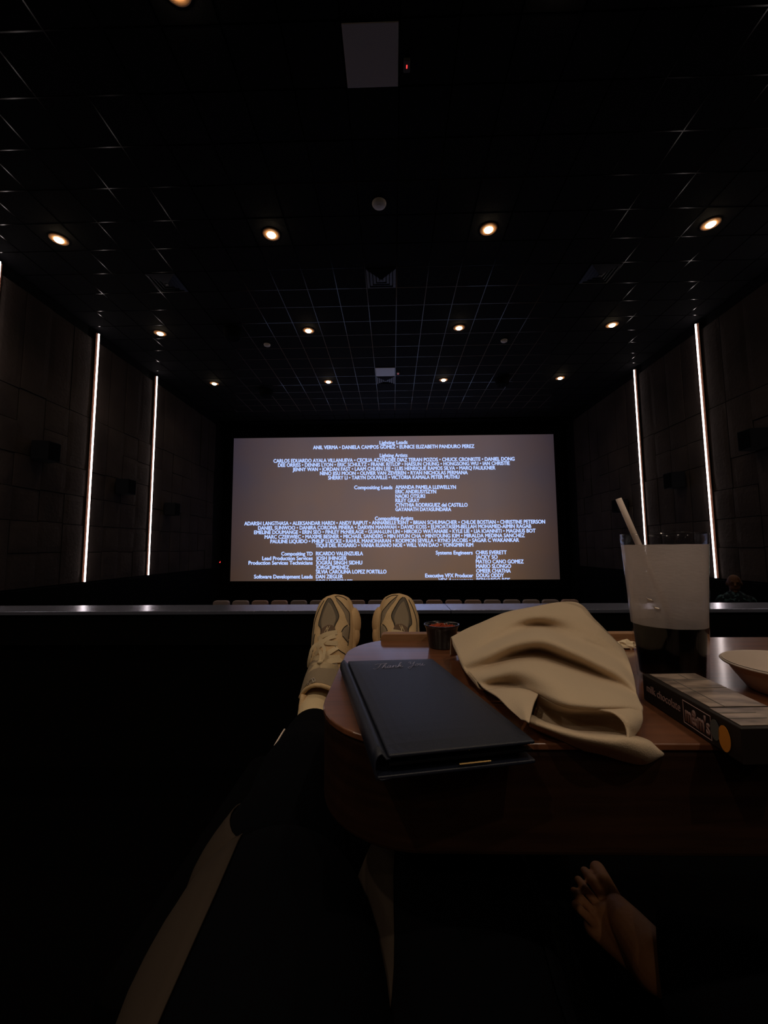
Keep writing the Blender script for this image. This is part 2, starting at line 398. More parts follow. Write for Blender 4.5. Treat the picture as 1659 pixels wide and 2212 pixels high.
rn = nt.nodes.new('ShaderNodeValToRGB'); e = rn.color_ramp.elements; e[0].position = .3; e[0].color = (.88, .93, 1.1, 1); e[1].position = .7; e[1].color = (1.12, 1.0, .9, 1)
nt.links.new(ns.outputs['Fac'], rn.inputs[0])
mu2 = nt.nodes.new('ShaderNodeMix'); mu2.data_type = 'RGBA'; mu2.blend_type = 'MULTIPLY'; mu2.inputs[0].default_value = 1
nt.links.new(mu.outputs[2], mu2.inputs[6]); nt.links.new(rn.outputs[0], mu2.inputs[7])
nt.links.new(mu2.outputs[2], bs.inputs['Emission Color']); bs.inputs['Emission Strength'].default_value = 1.0
b = MB(); b.grid([[(SXL+(SXR-SXL)*i/8, 0, (SZT-SZB)*j/4) for i in range(9)] for j in range(5)]); b.build('projection_surface', scr_m, t)
b = MB(); fr = .35
for x0, x1, z0, z1 in ((SXL-fr, SXL, -fr, SZT-SZB+fr*.8), (SXR, SXR+fr, -fr, SZT-SZB+fr*.8), (SXL, SXR, SZT-SZB, SZT-SZB+fr*.8), (SXL, SXR, -fr, 0)):
    b.box(x0, x1, -.03, .12, z0, z1)
b.build('masking_frame', M['black'], t)
M['text'] = emit('projected_lettering', (.42, .56, 1.0), TEXT_E)
def cap_extent(me):
    xs = [v.co.x for v in me.vertices]; return min(xs), max(xs)
def text_mesh(s, bold=.0):
    cu = bpy.data.curves.new('lettering', 'FONT'); cu.body = s; cu.size = 1; cu.offset = bold; cu.resolution_u = 3
    o = bpy.data.objects.new('lettering', cu); COL.objects.link(o)
    bpy.context.view_layer.update()
    me = bpy.data.meshes.new_from_object(o.evaluated_get(bpy.context.evaluated_depsgraph_get()))
    bpy.data.objects.remove(o); return me
CAPH = .7   # rough cap height of the built-in letters
probe = text_mesh('H', 0); CAPH = max(v.co.y for v in probe.vertices)
BLOCKS = [
 ('heading and names of the lighting leads', [("Lighting Leads", 820.1, 880.1, 960.1, 958.9), ("ANIL VERMA • DANIELA CAMPOS GÓMEZ • EUNICE ELIZABETH PANDURO PEREZ", 676.5, 1024.4, 970.4, 967.6)]),
 ('heading and names of the lighting artists', [("Lighting Artists", 820.6, 880, 987.6, 987),
  ("CARLOS EDUARDO AYALA VILLANUEVA • CECILIA AZYHADEE DIAZ TERAN POZOS • CHUCK CRONKITE • DANIEL DONG", 590.9, 1111.4, 999.5, 994.9),
  ("DEE ORRISS • DENNIS LYON • ERIC SCHULTZ • FRANK RITLOP • HAESUN CHUNG • HONGSONG WU • IAN CHRISTIE", 600.7, 1101, 1008.6, 1004.3),
  ("JENNY WAN • JORDAN FAST • LAAM CHUEN LEE • LUIS HENRIQUE RAMOS SILVA • MARQ FAULKNER", 632.3, 1070, 1017.8, 1014.1),
  ("NINO JISU MOON • OLIVIER VAN ZEVEREN • RYAN NICHOLAS PERMANA", 691.4, 1010.2, 1026.5, 1024.4),
  ("SHERRY LI • TARYN DOUVILLE • VICTORIA KAMALA PETER MUTHU", 709, 992.3, 1035.9, 1033.8)]),
 ('role and names of the compositing leads', [("Compositing Leads", 765.2, 847.6, 1056.7, 1056.5), ("AMANDA PAMELA LLEWELLYN", 854.4, 984.8, 1056, 1056), ("ERIC ANDRUSYSZYN", 854.4, 942, 1065.7, 1065.7),
  ("NAOKI OTSUKI", 854.4, 917.9, 1075.5, 1075.5), ("RILEY GRAY", 854.4, 906, 1084.9, 1084.9), ("CYNTHIA RODRIGUEZ del CASTILLO", 854.4, 1010, 1094.5, 1094.5), ("GAYANATH DAYASUNDARA", 854.4, 974.4, 1104, 1104)]),
 ('heading and names of the compositing artists', [("Compositing Artists", 810, 892.5, 1123.8, 1123.2),
  ("ADARSH LANGTHASA • ALEKSANDAR HARDI • ANDY RAJPUT • ANNABELLE KENT • BRIAN SCHUMACHER • CHLOE BOSTIAN • CHRISTINE PETERSON", 527.9, 1177.4, 1134.8, 1130.7),
  ("DANIEL SUNWOO • DANIRA CORONA PIÑERA • DARVIN MANWAH • DAVID KOSS • ELMOATASEM-BELLAH MOHAMED-AIMIN RAGAB", 557.6, 1147.4, 1144.5, 1140.3),
  ("EMELINE DOUMANGE • ERIN SEO • FINLEY McNEILAGE • GUAN-LUN LIN • HIROKO WATANABE • KYLE LIE • LIA IOANNITI • MAGNUS BOT", 549, 1156.8, 1153.9, 1150.2),
  ("MARC CZERWIEC • MAXIME BESNER • MICHAEL SANDERS • MIN HYUN CHA • MINYOUNG KIM • MIRALDA MEDINA SANCHEZ", 571.8, 1133.4, 1163.7, 1160.3),
  ("PAULINE LIQUIDO • PHILIP LUECKE • RAHUL MANOHARAN • RODMON SEVILLA • RYNO JACOBS • SAGAR C WAKANKAR", 584.2, 1121, 1173.5, 1170.3),
  ("TIQUI DEL ROSARIO • VANIA RUANO NOE • WILL VAN DAO • YONGMIN KIM", 682, 1022.1, 1182.3, 1180.7)]),
 ('lower left column of roles and names', [("Compositing TD", 607.8, 675.1, 1200, 1200), ("RICARDO VALENZUELA", 682.7, 783.9, 1199.7, 1199.5), ("Lead Production Services", 566.6, 675.1, 1210, 1209.8), ("JOSH JHINGER", 682.7, 748.9, 1209.8, 1209.6),
  ("Production Services Technicians", 537, 675.1, 1219.8, 1219.6), ("JOGRAJ SINGH SIDHU", 682.7, 782.3, 1219.5, 1219.3), ("JORGE JIMENEZ", 682.7, 753.9, 1229.4, 1229.3), ("SILVIA CAROLINA LOPEZ PORTILLO", 682.7, 834.6, 1239, 1238.8),
  ("Software Development Leads", 548.9, 675.1, 1249.6, 1249.5), ("DAN ZIEGLER", 682.7, 740.4, 1249.4, 1249.3), ("SOSH MIRSEPASSI", 682.7, 760.6, 1260.2, 1260)]),
 ('lower right column of roles and names', [("Systems Engineers", 941.5, 1021, 1197.8, 1197.6), ("CHRIS EVERETT", 1028, 1094.2, 1197.4, 1197.2), ("JACKY SO", 1028, 1074.8, 1207.2, 1207.1), ("MATEO CANO GOMEZ", 1028.3, 1130.9, 1217, 1216.9),
  ("MARIO SLONGO", 1028.6, 1104, 1227, 1226.8), ("OMEER CHATHA", 1029, 1103, 1237, 1236.8), ("Executive VFX Producer", 918.8, 1022, 1247.3, 1247), ("DOUG ODDY", 1029.3, 1088.5, 1246.9, 1246.7),
  ("VFX Accountants", 947.4, 1022, 1257.4, 1257.1), ("BERNARDO REIS", 1029.6, 1101.8, 1257, 1256.8)]),
]
for lab, lines in BLOCKS:
    for s, x0, x1, y0, y1 in lines:
        me = text_mesh(s); a, c = cap_extent(me)
        A = P(x0, y0, y=YS-.012); B = P(x1, y1, y=YS-.012)
        kx = (B.x-A.x)/(c-a); kz = .150/CAPH
        for v in me.vertices:
            v.co = Vector((A.x+(v.co.x-a)*kx, YS-.012, A.z+(B.z-A.z)*(v.co.x-a)/(c-a)+v.co.y*kz))
        bm = bmesh.new()
        for dx, dz in ((-.009, 0), (.009, 0), (0, .008), (0, -.006)):
            me2 = me.copy(); me2.transform(Matrix.Translation((dx, dx*.02, dz))); bm.from_mesh(me2); bpy.data.meshes.remove(me2)
        geom = bm.verts[:]+bm.edges[:]+bm.faces[:]
        bmesh.ops.bisect_plane(bm, geom=geom, plane_co=(0, 0, SZB+.01), plane_no=(0, 0, 1), clear_inner=True)
        bm.to_mesh(me); bm.free(); me.materials.append(M['text'])
        me.transform(Matrix.Translation((0, -YS, -SZB)))
        o = bpy.data.objects.new('credit_line', me); COL.objects.link(o); o.parent = t

# ------------------------------------------------------------------ ceiling fixtures
XS = [-5.673+3.66*i for i in range(4)]; YSR = [-8.86, -5.81, -2.75, .31, 3.371, 6.432, 9.493, 12.555]  # two rearmost rows are unseen, added to light surfaces facing the viewer
CN = ['leftmost', 'second from the left', 'second from the right', 'rightmost']
RN = ['added farthest behind the viewer', 'added well behind the viewer', 'just behind the viewer', 'above the viewer', 'at the top edge', 'third from the screen', 'second from the screen', 'nearest the screen']
proto = rear = None
for r, y in enumerate(reversed(YSR)):
    for c, x in enumerate(XS):
        lab = 'warm round downlight, %s, in the row %s' % (CN[c], RN[::-1][r])
        if proto is None:
            proto = thing('ceiling_downlight', lab, 'ceiling light', (x, y, ZC), group='warm downlights in rows across the ceiling')
            b = MB(); b.lathe([(.072, -.010), (.078, -.010), (.130, -.003), (.142, .0), (.142, .01)], 40); b.build('halo_trim_ring', M['trim'], proto, smooth=True)  # ring widened and tinted orange to stand in for the lens halo
            b = MB(); b.lathe([(.001, -.046)]+[(.072*math.sin(a*PI/16), -.002-.044*math.cos(a*PI/16)) for a in range(1, 9)], 32)
            b.build('lens', M['dome'], proto, smooth=True)
            ld = bpy.data.lights.new('lamp', 'SPOT'); ld.energy = LAMP_W; ld.color = LAMP_COL; ld.spot_size = math.radians(125); ld.spot_blend = 1; ld.shadow_soft_size = .06
            lo = bpy.data.objects.new('lamp', ld); COL.objects.link(lo); lo.parent = proto; lo.location = (0, 0, -.07)
        else:
            o = copy_tree(proto, None, lab); o.location = (x, y, ZC)
            if y < 0:
                if rear is None: rear = ld.copy(); rear.energy = LAMP_REAR_W
                for ch in o.children:
                    if ch.type == 'LIGHT': ch.data = rear
# white ceiling panels, sensors, discs
for px, py, lab, yc in ((806, 118, 'large in the foreground overhead', 3.965), (832, 806, 'small in the distance above the screen', 11.895)):
    t = thing('ceiling_panel', 'pale square ceiling panel, ' + lab, 'ceiling panel', (-.185, yc, ZC))
    MB().box(-.29, .29, -.29, .29, -.012, .0).build('plate', M['whitetile'], t, bevel=.003)
    t = thing('ceiling_sensor', 'small box sensor beside the pale ceiling panel, ' + lab, 'sensor', (.20, yc+.08, ZC))
    MB().box(-.035, .035, -.06, .06, -.035, .0).build('case', M['greyplastic'] if yc < 5 else M['whiteplastic'], t, bevel=.006)
    MB().box(-.006, .006, -.016, .016, -.037, -.035).build('indicator', M['red'], t)
for px, py, r, lab in ((819, 439, .11, 'near the middle of the ceiling'), (577, 744, .085, 'left of the middle, beyond the second light row'), (1089, 735, .085, 'right of the middle, beyond the second light row')):
    p = P(px, py, z=ZC)
    t = thing('smoke_detector', 'round white detector on the ceiling ' + lab, 'detector', p)
    b = MB(); b.lathe([(.001, -.045), (r*.7, -.045), (r*.9, -.035), (r, -.015), (r, 0)], 32); b.build('cover', M['whiteplastic'], t, smooth=True)
    b = MB(); b.lathe([(r*.28, -.052), (r*.30, -.046), (r*.30, -.03)], 24); b.disc(r*.28, -.052, 24); b.build('button', M['whiteplastic'], t)
def vent(cx, cyy, lab):
    t = thing('air_vent', lab, 'air vent', (cx, cyy, ZC))
    b = MB()
    for k in range(4):
        a, c, z0, z1 = .285-.065*k, .235-.065*k, -.002-.004*k, -.022-.003*k
        b.grid([[(a, a, z0), (-a, a, z0), (-a, -a, z0), (a, -a, z0)], [(c, c, z1), (-c, c, z1), (-c, -c, z1), (c, -c, z1)]], True)
    b.box(-.03, .03, -.03, .03, -.04, -.034)
    b.build('louvres', M['vent'], t, solid=.003)
    MB().box(-.29, .29, -.29, .29, -.003, 0).build('back_plate', M['black'], t)
vent(-.185, 7.625, 'black square air vent in mid ceiling above the screen axis, the nearer one')
vent(-.185, 12.505, 'black square air vent right below the small pale ceiling panel')
for px, py, s in ((355, 612, 'left'), (1290, 595, 'right')):
    p = P(px, py, z=ZC); gx = X0G+T*(math.floor((p.x-X0G)/T)+.5); gy = Y0G+T*(math.floor((p.y-Y0G)/T)+.5)
    vent(gx, gy, 'black stepped square air vent at the %s of the ceiling' % s)
for px, py, lab in ((503, 722, 'left, beyond the second light row'), (1085, 826, 'right, near the screen'), (575, 850, 'left, near the screen')):
    p = P(px, py, z=ZC-.1)
    t = thing('ceiling_speaker', 'round black ceiling speaker ' + lab, 'speaker', (p.x, p.y, ZC))
    b = MB(); b.lathe([(.001, -.20), (.17, -.20), (.20, -.18), (.22, -.05), (.22, 0)], 32); b.build('housing', M['speaker'], t, smooth=True)
    b = MB(); b.lathe([(.165, -.203), (.165, -.199)], 32); b.disc(.165, -.203, 32); b.build('grille', M['black'], t)

# ------------------------------------------------------------------ rail, half wall, front seats
YR0 = P(800, 1318.5, z=-.27).y; YR1 = P(800, 1305, z=-.27).y
b = MB(); b.box(XL, XR, YR0+.03, YR1-.02, ZR, -.286); b.box(XL, XR, YR0+.01, YR0+.03, -.42, -.286)
tag(b.build('wall_half', M['black']), 'black half wall in front of the feet', None, kind='structure')
b = MB(); xj = P(965, 1308, z=-.27).x
b.box(XL, xj-.0012, YR0, YR1, -.286, -.27); b.box(xj+.0012, XR, YR0, YR1, -.286, -.27)
tag(b.build('trim_3', M['rail'], bevel=.002), 'glossy dark ledge capping the half wall', None, kind='structure')
YST = 12.7
proto = None; ordn = ['first', 'second', 'third', 'fourth', 'fifth', 'sixth', 'seventh', 'eighth', 'ninth', 'tenth', 'eleventh', 'twelfth', 'thirteenth', 'fourteenth', 'fifteenth', 'sixteenth', 'seventeenth', 'eighteenth', 'nineteenth']
rs = random.Random(2)
protos = []
for kind in range(2):
    m1 = M['seat'] if kind == 0 else M['seat2']
    q = thing('cinema_chair', 'x', 'seat', (0, 0, 0), group='seats in the far row nearest the screen')
    b = MB(); b.grid([[( .235*sx, .0+.03*dz, z) for sx in (-1, -.5, 0, .5, 1)] for z, dz in ((-1.0, 3), (-.6, 1.5), (-.2, .3), (0, 0))])
    b.v = []; b.f = []
    poly = [(-.235, -1.0), (.235, -1.0), (.25, -.3), (.245, -.06), (.215, -.012), (.17, 0), (-.17, 0), (-.215, -.012), (-.245, -.06), (-.25, -.3)]
    b.prism(poly, -.07, .07); b.xf(Matrix.Rotation(PI/2, 4, 'X'))
    b.build('backrest', m1, q, bevel=.02)
    MB().box(-.24, .24, .07, .55, -.62, -.46).build('seat_cushion', m1, q, bevel=.03)
    for sx in (-1, 1): MB().box(sx*.268-.022, sx*.268+.022, -.05, .5, -1.0, -.38).build('armrest', M['leather'], q, bevel=.01)
    protos.append(q)
used = [False, False]
for k in range(19):
    pz = P(476.5+42*k, 1298.0-k*.13, y=YST-.07)
    lab = 'brown seat back peeking over the ledge, %s from left in far row' % ordn[k]
    kd = 0 if rs.random() < .5 else 1
    if not used[kd]: o = protos[kd]; used[kd] = True; o['label'] = lab
    else: o = copy_tree(protos[kd], None, lab)
    o.location = (pz.x, YST, pz.z)

# ------------------------------------------------------------------ table between the seats
ZT = -.14; TH = .0775
ty0, ty1 = P(1200, 1606, z=ZT).y, P(900, 1378, z=ZT).y
tx0 = P(681, 1556, z=ZT).x; tx1 = tx0+.74
def rrect(x0, x1, y0, y1, r_list, n=12):
    pts = []
    for (cx, cyy, a0, r) in ((x1, y0, -PI/2, r_list[0]), (x1, y1, 0, r_list[1]), (x0, y1, PI/2, r_list[2]), (x0, y0, PI, r_list[3])):
        ccx = cx-r if cx == x1 else cx+r; ccy = cyy+r if cyy == y0 else cyy-r
        for k in range(n+1):
            a = a0+PI/2*k/n; pts.append((ccx+r*math.cos(a), ccy+r*math.sin(a)))
    return pts
tb = thing('side_table', 'walnut brown table with rounded corners between the recliners', 'table', (0, 0, ZF))
outl = rrect(tx0, tx1, ty0, ty1, [.09, .10, .10, .085])
o = MB().prism(outl, ZT-.005, ZT); o.xf(Matrix.Translation((0, 0, -ZF))); o.build('table_top', M['wood'], tb, bevel=.0012)
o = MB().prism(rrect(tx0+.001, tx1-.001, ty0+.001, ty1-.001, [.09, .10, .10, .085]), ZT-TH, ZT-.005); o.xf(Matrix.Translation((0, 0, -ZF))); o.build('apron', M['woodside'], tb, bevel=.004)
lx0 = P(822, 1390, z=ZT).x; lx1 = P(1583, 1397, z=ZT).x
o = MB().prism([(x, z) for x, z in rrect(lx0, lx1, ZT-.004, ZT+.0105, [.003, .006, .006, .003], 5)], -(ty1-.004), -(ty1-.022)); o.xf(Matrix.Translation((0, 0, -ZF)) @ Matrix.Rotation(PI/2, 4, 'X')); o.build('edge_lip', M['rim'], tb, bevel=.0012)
MB().box(.178, .236, .595, .645, 0, ZT-TH-ZF).build('pedestal', M['pedestal'], tb, bevel=.008)

# ------------------------------------------------------------------ check presenter "Thank You"
zt = ZT+.017
c0 = P(737, 1424, z=zt); c1 = P(934, 1419, z=zt); c2 = P(1156, 1592, z=zt); c3 = P(812, 1626, z=zt)
pr = thing('check_presenter', 'black leatherette bill folder on the table left of the beige napkin', 'folder', (c0.x, c0.y, ZT))
def quad(u, v, z):   # u along the width, v from far to near
    a = c0.lerp(c1, u); d = c3.lerp(c2, u); q = a.lerp(d, v); return Vector((q.x-c0.x, q.y-c0.y, z))
def slab(u0, u1, v0, v1, za, zb, nu=14, nv=18, puff=.0):
    b = MB(); rows = []
    for j in range(nv+1):
        v = v0+(v1-v0)*j/nv
        rows.append([quad(u0+(u1-u0)*i/nu, v, zb+puff*(1-(2*i/nu-1)**6)*(1-(2*j/nv-1)**6)) for i in range(nu+1)])
    b.grid(rows)
    rows2 = [[Vector((p.x, p.y, za)) for p in r] for r in rows]; b.grid([r[::-1] for r in rows2])
    b.grid([rows[0][::-1], rows2[0][::-1]]); b.grid([rows[-1], rows2[-1]])
    b.grid([[r[0] for r in rows], [r[0] for r in rows2]]); b.grid([[r[-1] for r in rows][::-1], [r[-1] for r in rows2][::-1]])
    return b
slab(0, 1, 0, 1, .0005, .0030).build('back_cover', M['menu'], pr, bevel=.001)
slab(.075, 1, 0, 1, .0125, .0150, puff=.0022).build('front_cover', M['menu'], pr, bevel=.0012, smooth=False)
b = MB(); rows = []
for j in range(19):   # rounded spine with a groove before the cover
    v = j/18; row = []
    for k in range(11):
        a = PI/2+PI*k/10; row.append(quad(.036, v, 0)+Vector((0, 0, .0082))+(quad(1, v, 0)-quad(0, v, 0)).normalized()*math.cos(a)*.0045+Vector((0, 0, math.sin(a)*.0075)))
    row = [quad(.085, v, .0125), quad(.062, v, .0122)]+row+[quad(.08, v, .0010)]
    rows.append(row)
b.grid(rows); b.build('spine', M['menu'], pr, smooth=True, solid=.001)
slab(.09, .97, .02, .93, .0045, .0065).build('receipt', M['receipt'], pr)
slab(.08, .985, .01, .996, .0080, .0092).build('inner_pocket', M['blackcup'], pr)
b = MB(); b.tube([quad(u, 1.002, .0055) for u in (.50, .56, .62, .70)], .0007, 6); b.build('pocket_glint', M['gold'], pr)  # gold tube stands in for a glint along the pocket
STROKES = [[(-.6, 1.7), (0, 2.0), (.6, 1.9), (1.6, 2.15)], [(.75, 1.95), (.6, 1), (.3, .1), (-.2, -.1), (-.6, .2)],
 [(1.3, 0), (1.6, 1), (2.0, 2.0), (1.8, 2.1), (1.5, 1.2), (1.35, 0), (1.6, .7), (1.95, .95), (2.0, .6), (1.95, .1), (2.2, .05), (2.6, .5)],
 [(3.1, .9), (2.7, .95), (2.4, .5), (2.5, .05), (2.9, .2), (3.15, .9), (3.05, .2), (3.2, 0), (3.5, .3), (3.7, .95), (3.65, 0), (3.85, .6), (4.2, .95), (4.3, .6), (4.25, .1), (4.45, 0), (4.7, .3), (5.1, 1.4), (5.3, 2.0), (5.1, 2.1), (4.9, 1.2), (4.8, 0), (5.0, .6), (5.35, .9), (5.3, .55), (5.05, .5), (5.4, .1), (5.6, 0), (5.9, .3)],
 [(7.0, 1.7), (7.2, 2.05), (7.5, 1.9), (7.4, 1.2), (7.6, .9), (8.0, 1.1), (8.4, 2.0), (8.2, 1.0), (7.9, -.3), (7.4, -.9), (7.1, -.5), (7.8, .1), (8.7, .5)],
 [(9.0, .9), (8.7, .6), (8.75, .1), (9.05, .05), (9.3, .5), (9.1, .95), (9.2, .8), (9.6, .8), (9.75, .95), (9.65, .2), (9.85, 0), (10.15, .4), (10.3, .95), (10.2, .2), (10.4, 0), (10.8, .3)]]
b = MB()
for st in STROKES:
    pts = spline([Vector((x, y, 0)) for x, y in st], 5)
    w3 = [quad(.300+.0475*(p.x+.55*p.y), .200-.040*p.y-.0030*p.x, .0176) for p in pts]
    b.tube(w3, .00032, 5, flat=.3)
b.build('lettering', M['foil'], pr, smooth=True); bpy.data.objects[-1] if False else None

# ------------------------------------------------------------------ napkin
def Z4(rows): return [[P(x, y, z=z) for x, y, z in r] for r in rows]
A = [
 [(978,1388,-.112),(1020,1357,-.098),(1090,1325,-.082),(1160,1310,-.075),(1243,1301,-.069),(1285,1338,-.085),(1315,1368,-.098),(1345,1400,-.110)],
 [(985,1402,-.113),(1040,1375,-.100),(1100,1345,-.089),(1165,1330,-.080),(1255,1345,-.086),(1300,1375,-.098),(1335,1405,-.108),(1362,1440,-.116)],
 [(992,1420,-.115),(1045,1395,-.106),(1110,1365,-.097),(1170,1352,-.093),(1245,1380,-.099),(1295,1402,-.107),(1335,1428,-.113),(1368,1462,-.120)],
 [(1000,1435,-.118),(1050,1415,-.107),(1110,1390,-.095),(1170,1382,-.089),(1235,1407,-.095),(1290,1430,-.103),(1340,1455,-.112),(1372,1485,-.121)],
 [(1012,1450,-.123),(1055,1438,-.118),(1110,1418,-.112),(1165,1410,-.109),(1225,1430,-.112),(1285,1455,-.117),(1340,1480,-.121),(1377,1505,-.125)],
 [(1030,1470,-.126),(1062,1460,-.118),(1110,1448,-.109),(1165,1452,-.105),(1225,1473,-.107),(1285,1493,-.112),(1340,1507,-.117),(1383,1520,-.124)],
 [(1042,1484,-.128),(1070,1477,-.127),(1115,1475,-.122),(1165,1490,-.113),(1220,1513,-.111),(1280,1522,-.113),(1340,1524,-.117),(1388,1530,-.124)],
 [(1052,1492,-.1275),(1082,1487,-.1265),(1120,1486,-.124),(1163,1499,-.117),(1215,1524,-.115),(1275,1530,-.116),(1340,1530,-.119),(1387,1540,-.125)],
]
R = Z4(A)
back = [Vector((p.x*1.02, p.y+.035, ZT+.003)) for p in R[0]]
mid = [p.lerp(q, .45)+Vector((0, .004, .012)) for p, q in zip(R[0], back)]
b = MB(); b.grid(surf([back, mid]+R, 8, 6))
# left edge of the cloth folded under itself
edge = [r[0] for r in R[:6]]
b.grid(surf([[p for p in edge], [p+Vector((.002, -.004, -.006)) for p in edge], [Vector((p.x+.014, p.y+.008, max(ZT+.002, p.z-.016))) for p in edge]], 6, 4))
# flap falling over the folder
b.grid(surf(Z4([[(1052,1492,-.1272),(1085,1487,-.1255),(1122,1487,-.122),(1163,1500,-.117)], [(1075,1508,-.1225),(1098,1502,-.1195),(1128,1505,-.1165),(1155,1515,-.115)],
   [(1102,1533,-.1215),(1115,1529,-.119),(1133,1533,-.1165),(1148,1540,-.1165)], [(1128,1556,-.1205),(1133,1557,-.1195),(1138,1559,-.1190),(1143,1562,-.1195)]]), 6, 6))
# inside of the roll
b.grid(surf(Z4([[(1163,1500,-.1175),(1215,1525,-.1155),(1275,1530,-.1165),(1345,1531,-.1195)], [(1160,1520,-.131),(1215,1540,-.1335),(1280,1547,-.134),(1352,1556,-.131)],
   [(1152,1545,-.134),(1215,1566,-.1375),(1290,1578,-.138),(1356,1584,-.136)], [(1148,1556,-.128),(1200,1574,-.1295),(1270,1590,-.1300),(1352,1594,-.1310)]]), 8, 6))
# right side of the roll
b.grid(surf(Z4([[(1280,1530,-.1162),(1320,1530,-.118),(1360,1532,-.1205),(1387,1540,-.125)], [(1318,1538,-.1175),(1345,1545,-.119),(1370,1550,-.1225),(1387,1556,-.127)],
   [(1342,1556,-.121),(1357,1564,-.1225),(1371,1570,-.126),(1381,1572,-.131)], [(1354,1580,-.1265),(1360,1584,-.128),(1365,1586,-.131),(1371,1586,-.135)],
   [(1356,1596,-.130),(1359,1597,-.131),(1362,1597,-.1325),(1364,1596,-.136)]]), 6, 6))
# tail hanging over the near edge
b.grid(surf(Z4([[(1148,1545,-.132),(1190,1562,-.134),(1260,1582,-.1345),(1325,1588,-.135),(1368,1590,-.135),(1402,1601,-.139),(1430,1626,-.148)],
   [(1145,1551,-.1275),(1188,1568,-.1285),(1255,1588,-.128),(1320,1597,-.1285),(1364,1602,-.131),(1400,1612,-.136),(1433,1629,-.148)],
   [(1144,1560,-.1275),(1185,1576,-.129),(1248,1600,-.1325),(1310,1615,-.135),(1357,1628,-.140),(1395,1636,-.144),(1431,1632,-.149)],
   [(1143,1567,-.133),(1180,1585,-.1385),(1240,1612,-.143),(1300,1634,-.152),(1350,1651,-.159),(1388,1657,-.162),(1424,1636,-.152)]]), 8, 6))
for i, v in enumerate(b.v):
    n3 = noise.noise(Vector(v)*28)*.0012; b.v[i] = (v[0], v[1]+n3*.3, v[2]+n3)
nap = thing('cloth_napkin', 'crumpled beige cloth napkin heaped on the table beside the bill folder', 'napkin', (1.0*R[4][3].x, R[4][3].y, ZT))
for i, v in enumerate(b.v): b.v[i] = (v[0]-nap.location.x, v[1]-nap.location.y, v[2]-nap.location.z)
o = b.build('cloth', M['napkin'], nap, smooth=True, solid=.0014)

# ------------------------------------------------------------------ cup with straw
cb = P(1450, 1450, z=ZT); cb.y = .452; cb.x = P(1450, 1440, y=.452).x
RB, RT, HC = .0315, .0405, .1535
def cr_(z): return RB+(RT-RB)*(z/HC)
cup = thing('drinking_cup', 'tall clear tumbler fogged with condensation over dark soda', 'cup', (cb.x, cb.y, ZT+.0005))
zl = .058; zr = HC-.0115
b = MB(); b.lathe([(.001, .0), (RB-.002, 0), (RB, .002), (cr_(zl*.5), zl*.5), (cr_(zl), zl), (cr_(zr), zr), (cr_(HC), HC), (cr_(HC)-.0012, HC+.0008), (cr_(HC)-.0018, HC-.001), (cr_(zr)-.0018, zr), (cr_(zl)-.0018, zl), (RB-.002, .006), (.001, .005)], 64)
b.build('wall', M['clear'], cup, smooth=True)
b = MB(); n = 64; rows = []
for k in range(15):
    z = zl+(zr-zl)*k/14
    rows.append([((cr_(z)-.0005)*math.cos(2*PI*i/n), (cr_(z)-.0005)*math.sin(2*PI*i/n), z+(.0003*noise.noise(Vector((i*.35, 0, 0))) if k in (0, 14) else 0)) for i in range(n)])
b.grid(rows, True); b.build('condensation_film', M['frost'], cup, smooth=True)
b = MB(); b.lathe([(.001, .0055), (RB-.0028, .0065), (cr_(zl)-.0021, zl), (.001, zl+.0002)], 64); b.build('soda', M['cola'], cup, smooth=False)
for px, py in ((1379, 1299), (1411, 1317)):    # glints of drops running down the cup
    pass
st = thing('drinking_straw', 'pale paper straw leaning left in the fogged tumbler', 'straw', (cb.x, cb.y, ZT))
top = P(1336, 1077, y=.452+.004); low = P(1462, 1364, y=.452-.012)
b = MB(); L0, L1 = low-Vector(st.location), top-Vector(st.location)
d = (L1-L0).normalized()
a1 = d.cross(Vector((0, 1, 0))).normalized(); b1 = d.cross(a1)
rows = []
for t_ in (0, .25, .5, .75, 1.0):
    for rr in (0,):
        rows.append([L0.lerp(L1, t_)+a1*math.cos(2*PI*i/24)*.0029+b1*math.sin(2*PI*i/24)*.0029 for i in range(24)])
b.grid(rows, True); b.build('tube', M['straw'], st, smooth=True, solid=.0004)
bm_ = MB()
for (px, py) in ((1379, 1299), (1411, 1317)):
    c_ = P(px, py, y=cb.y-cr_(.09)*.93); q = c_-Vector(cup.location); a0 = math.atan2(q.y, q.x)
    z0 = q.z; rad = cr_(z0)+.0008
    bm_.tube([(rad*math.cos(a0+da), rad*math.sin(a0+da), z0-dz) for da, dz in ((-.09, -.0018), (-.03, -.0002), (.03, .0002), (.09, .0016))], [.0002, .0009, .0010, .0003], 8)
bm_.build('drop_glint', M['foil'], cup, smooth=True)  # silver foil stands in for the glints on the drops

# ------------------------------------------------------------------ small black sauce cup
p = P(955, 1400, z=ZT); sc_c = Vector((P(956, 1400, z=ZT).x, p.y+.006, ZT+.0005))
ram = thing('sauce_cup', 'small black plastic cup on the table behind the napkin corner', 'cup', sc_c)
b = MB(); b.lathe([(.001, 0), (.018, 0), (.0185, .001), (.0225, .026), (.0245, .0305), (.0252, .0308), (.0252, .0318), (.0240, .0320), (.0215, .026), (.0175, .002), (.001, .002)], 48); b.build('wall', M['blackcup'], ram, smooth=True)
sp = thing('spice_flakes', 'shredded red seasoning filling the small black cup', 'seasoning', sc_c+Vector((0, 0, .0015)))
sp['kind'] = 'stuff'
b = MB(); n = 22; rows = []
for a in range(11):
    r = .0205*a/10
    rows.append([(r*math.cos(2*PI*k/n), r*math.sin(2*PI*k/n), .0262+.003*noise.noise(Vector((r*300*math.cos(2*PI*k/n)+3, r*300*math.sin(2*PI*k/n), 2)))) for k in range(n)])
b.grid(rows, True)
rr = random.Random(4)
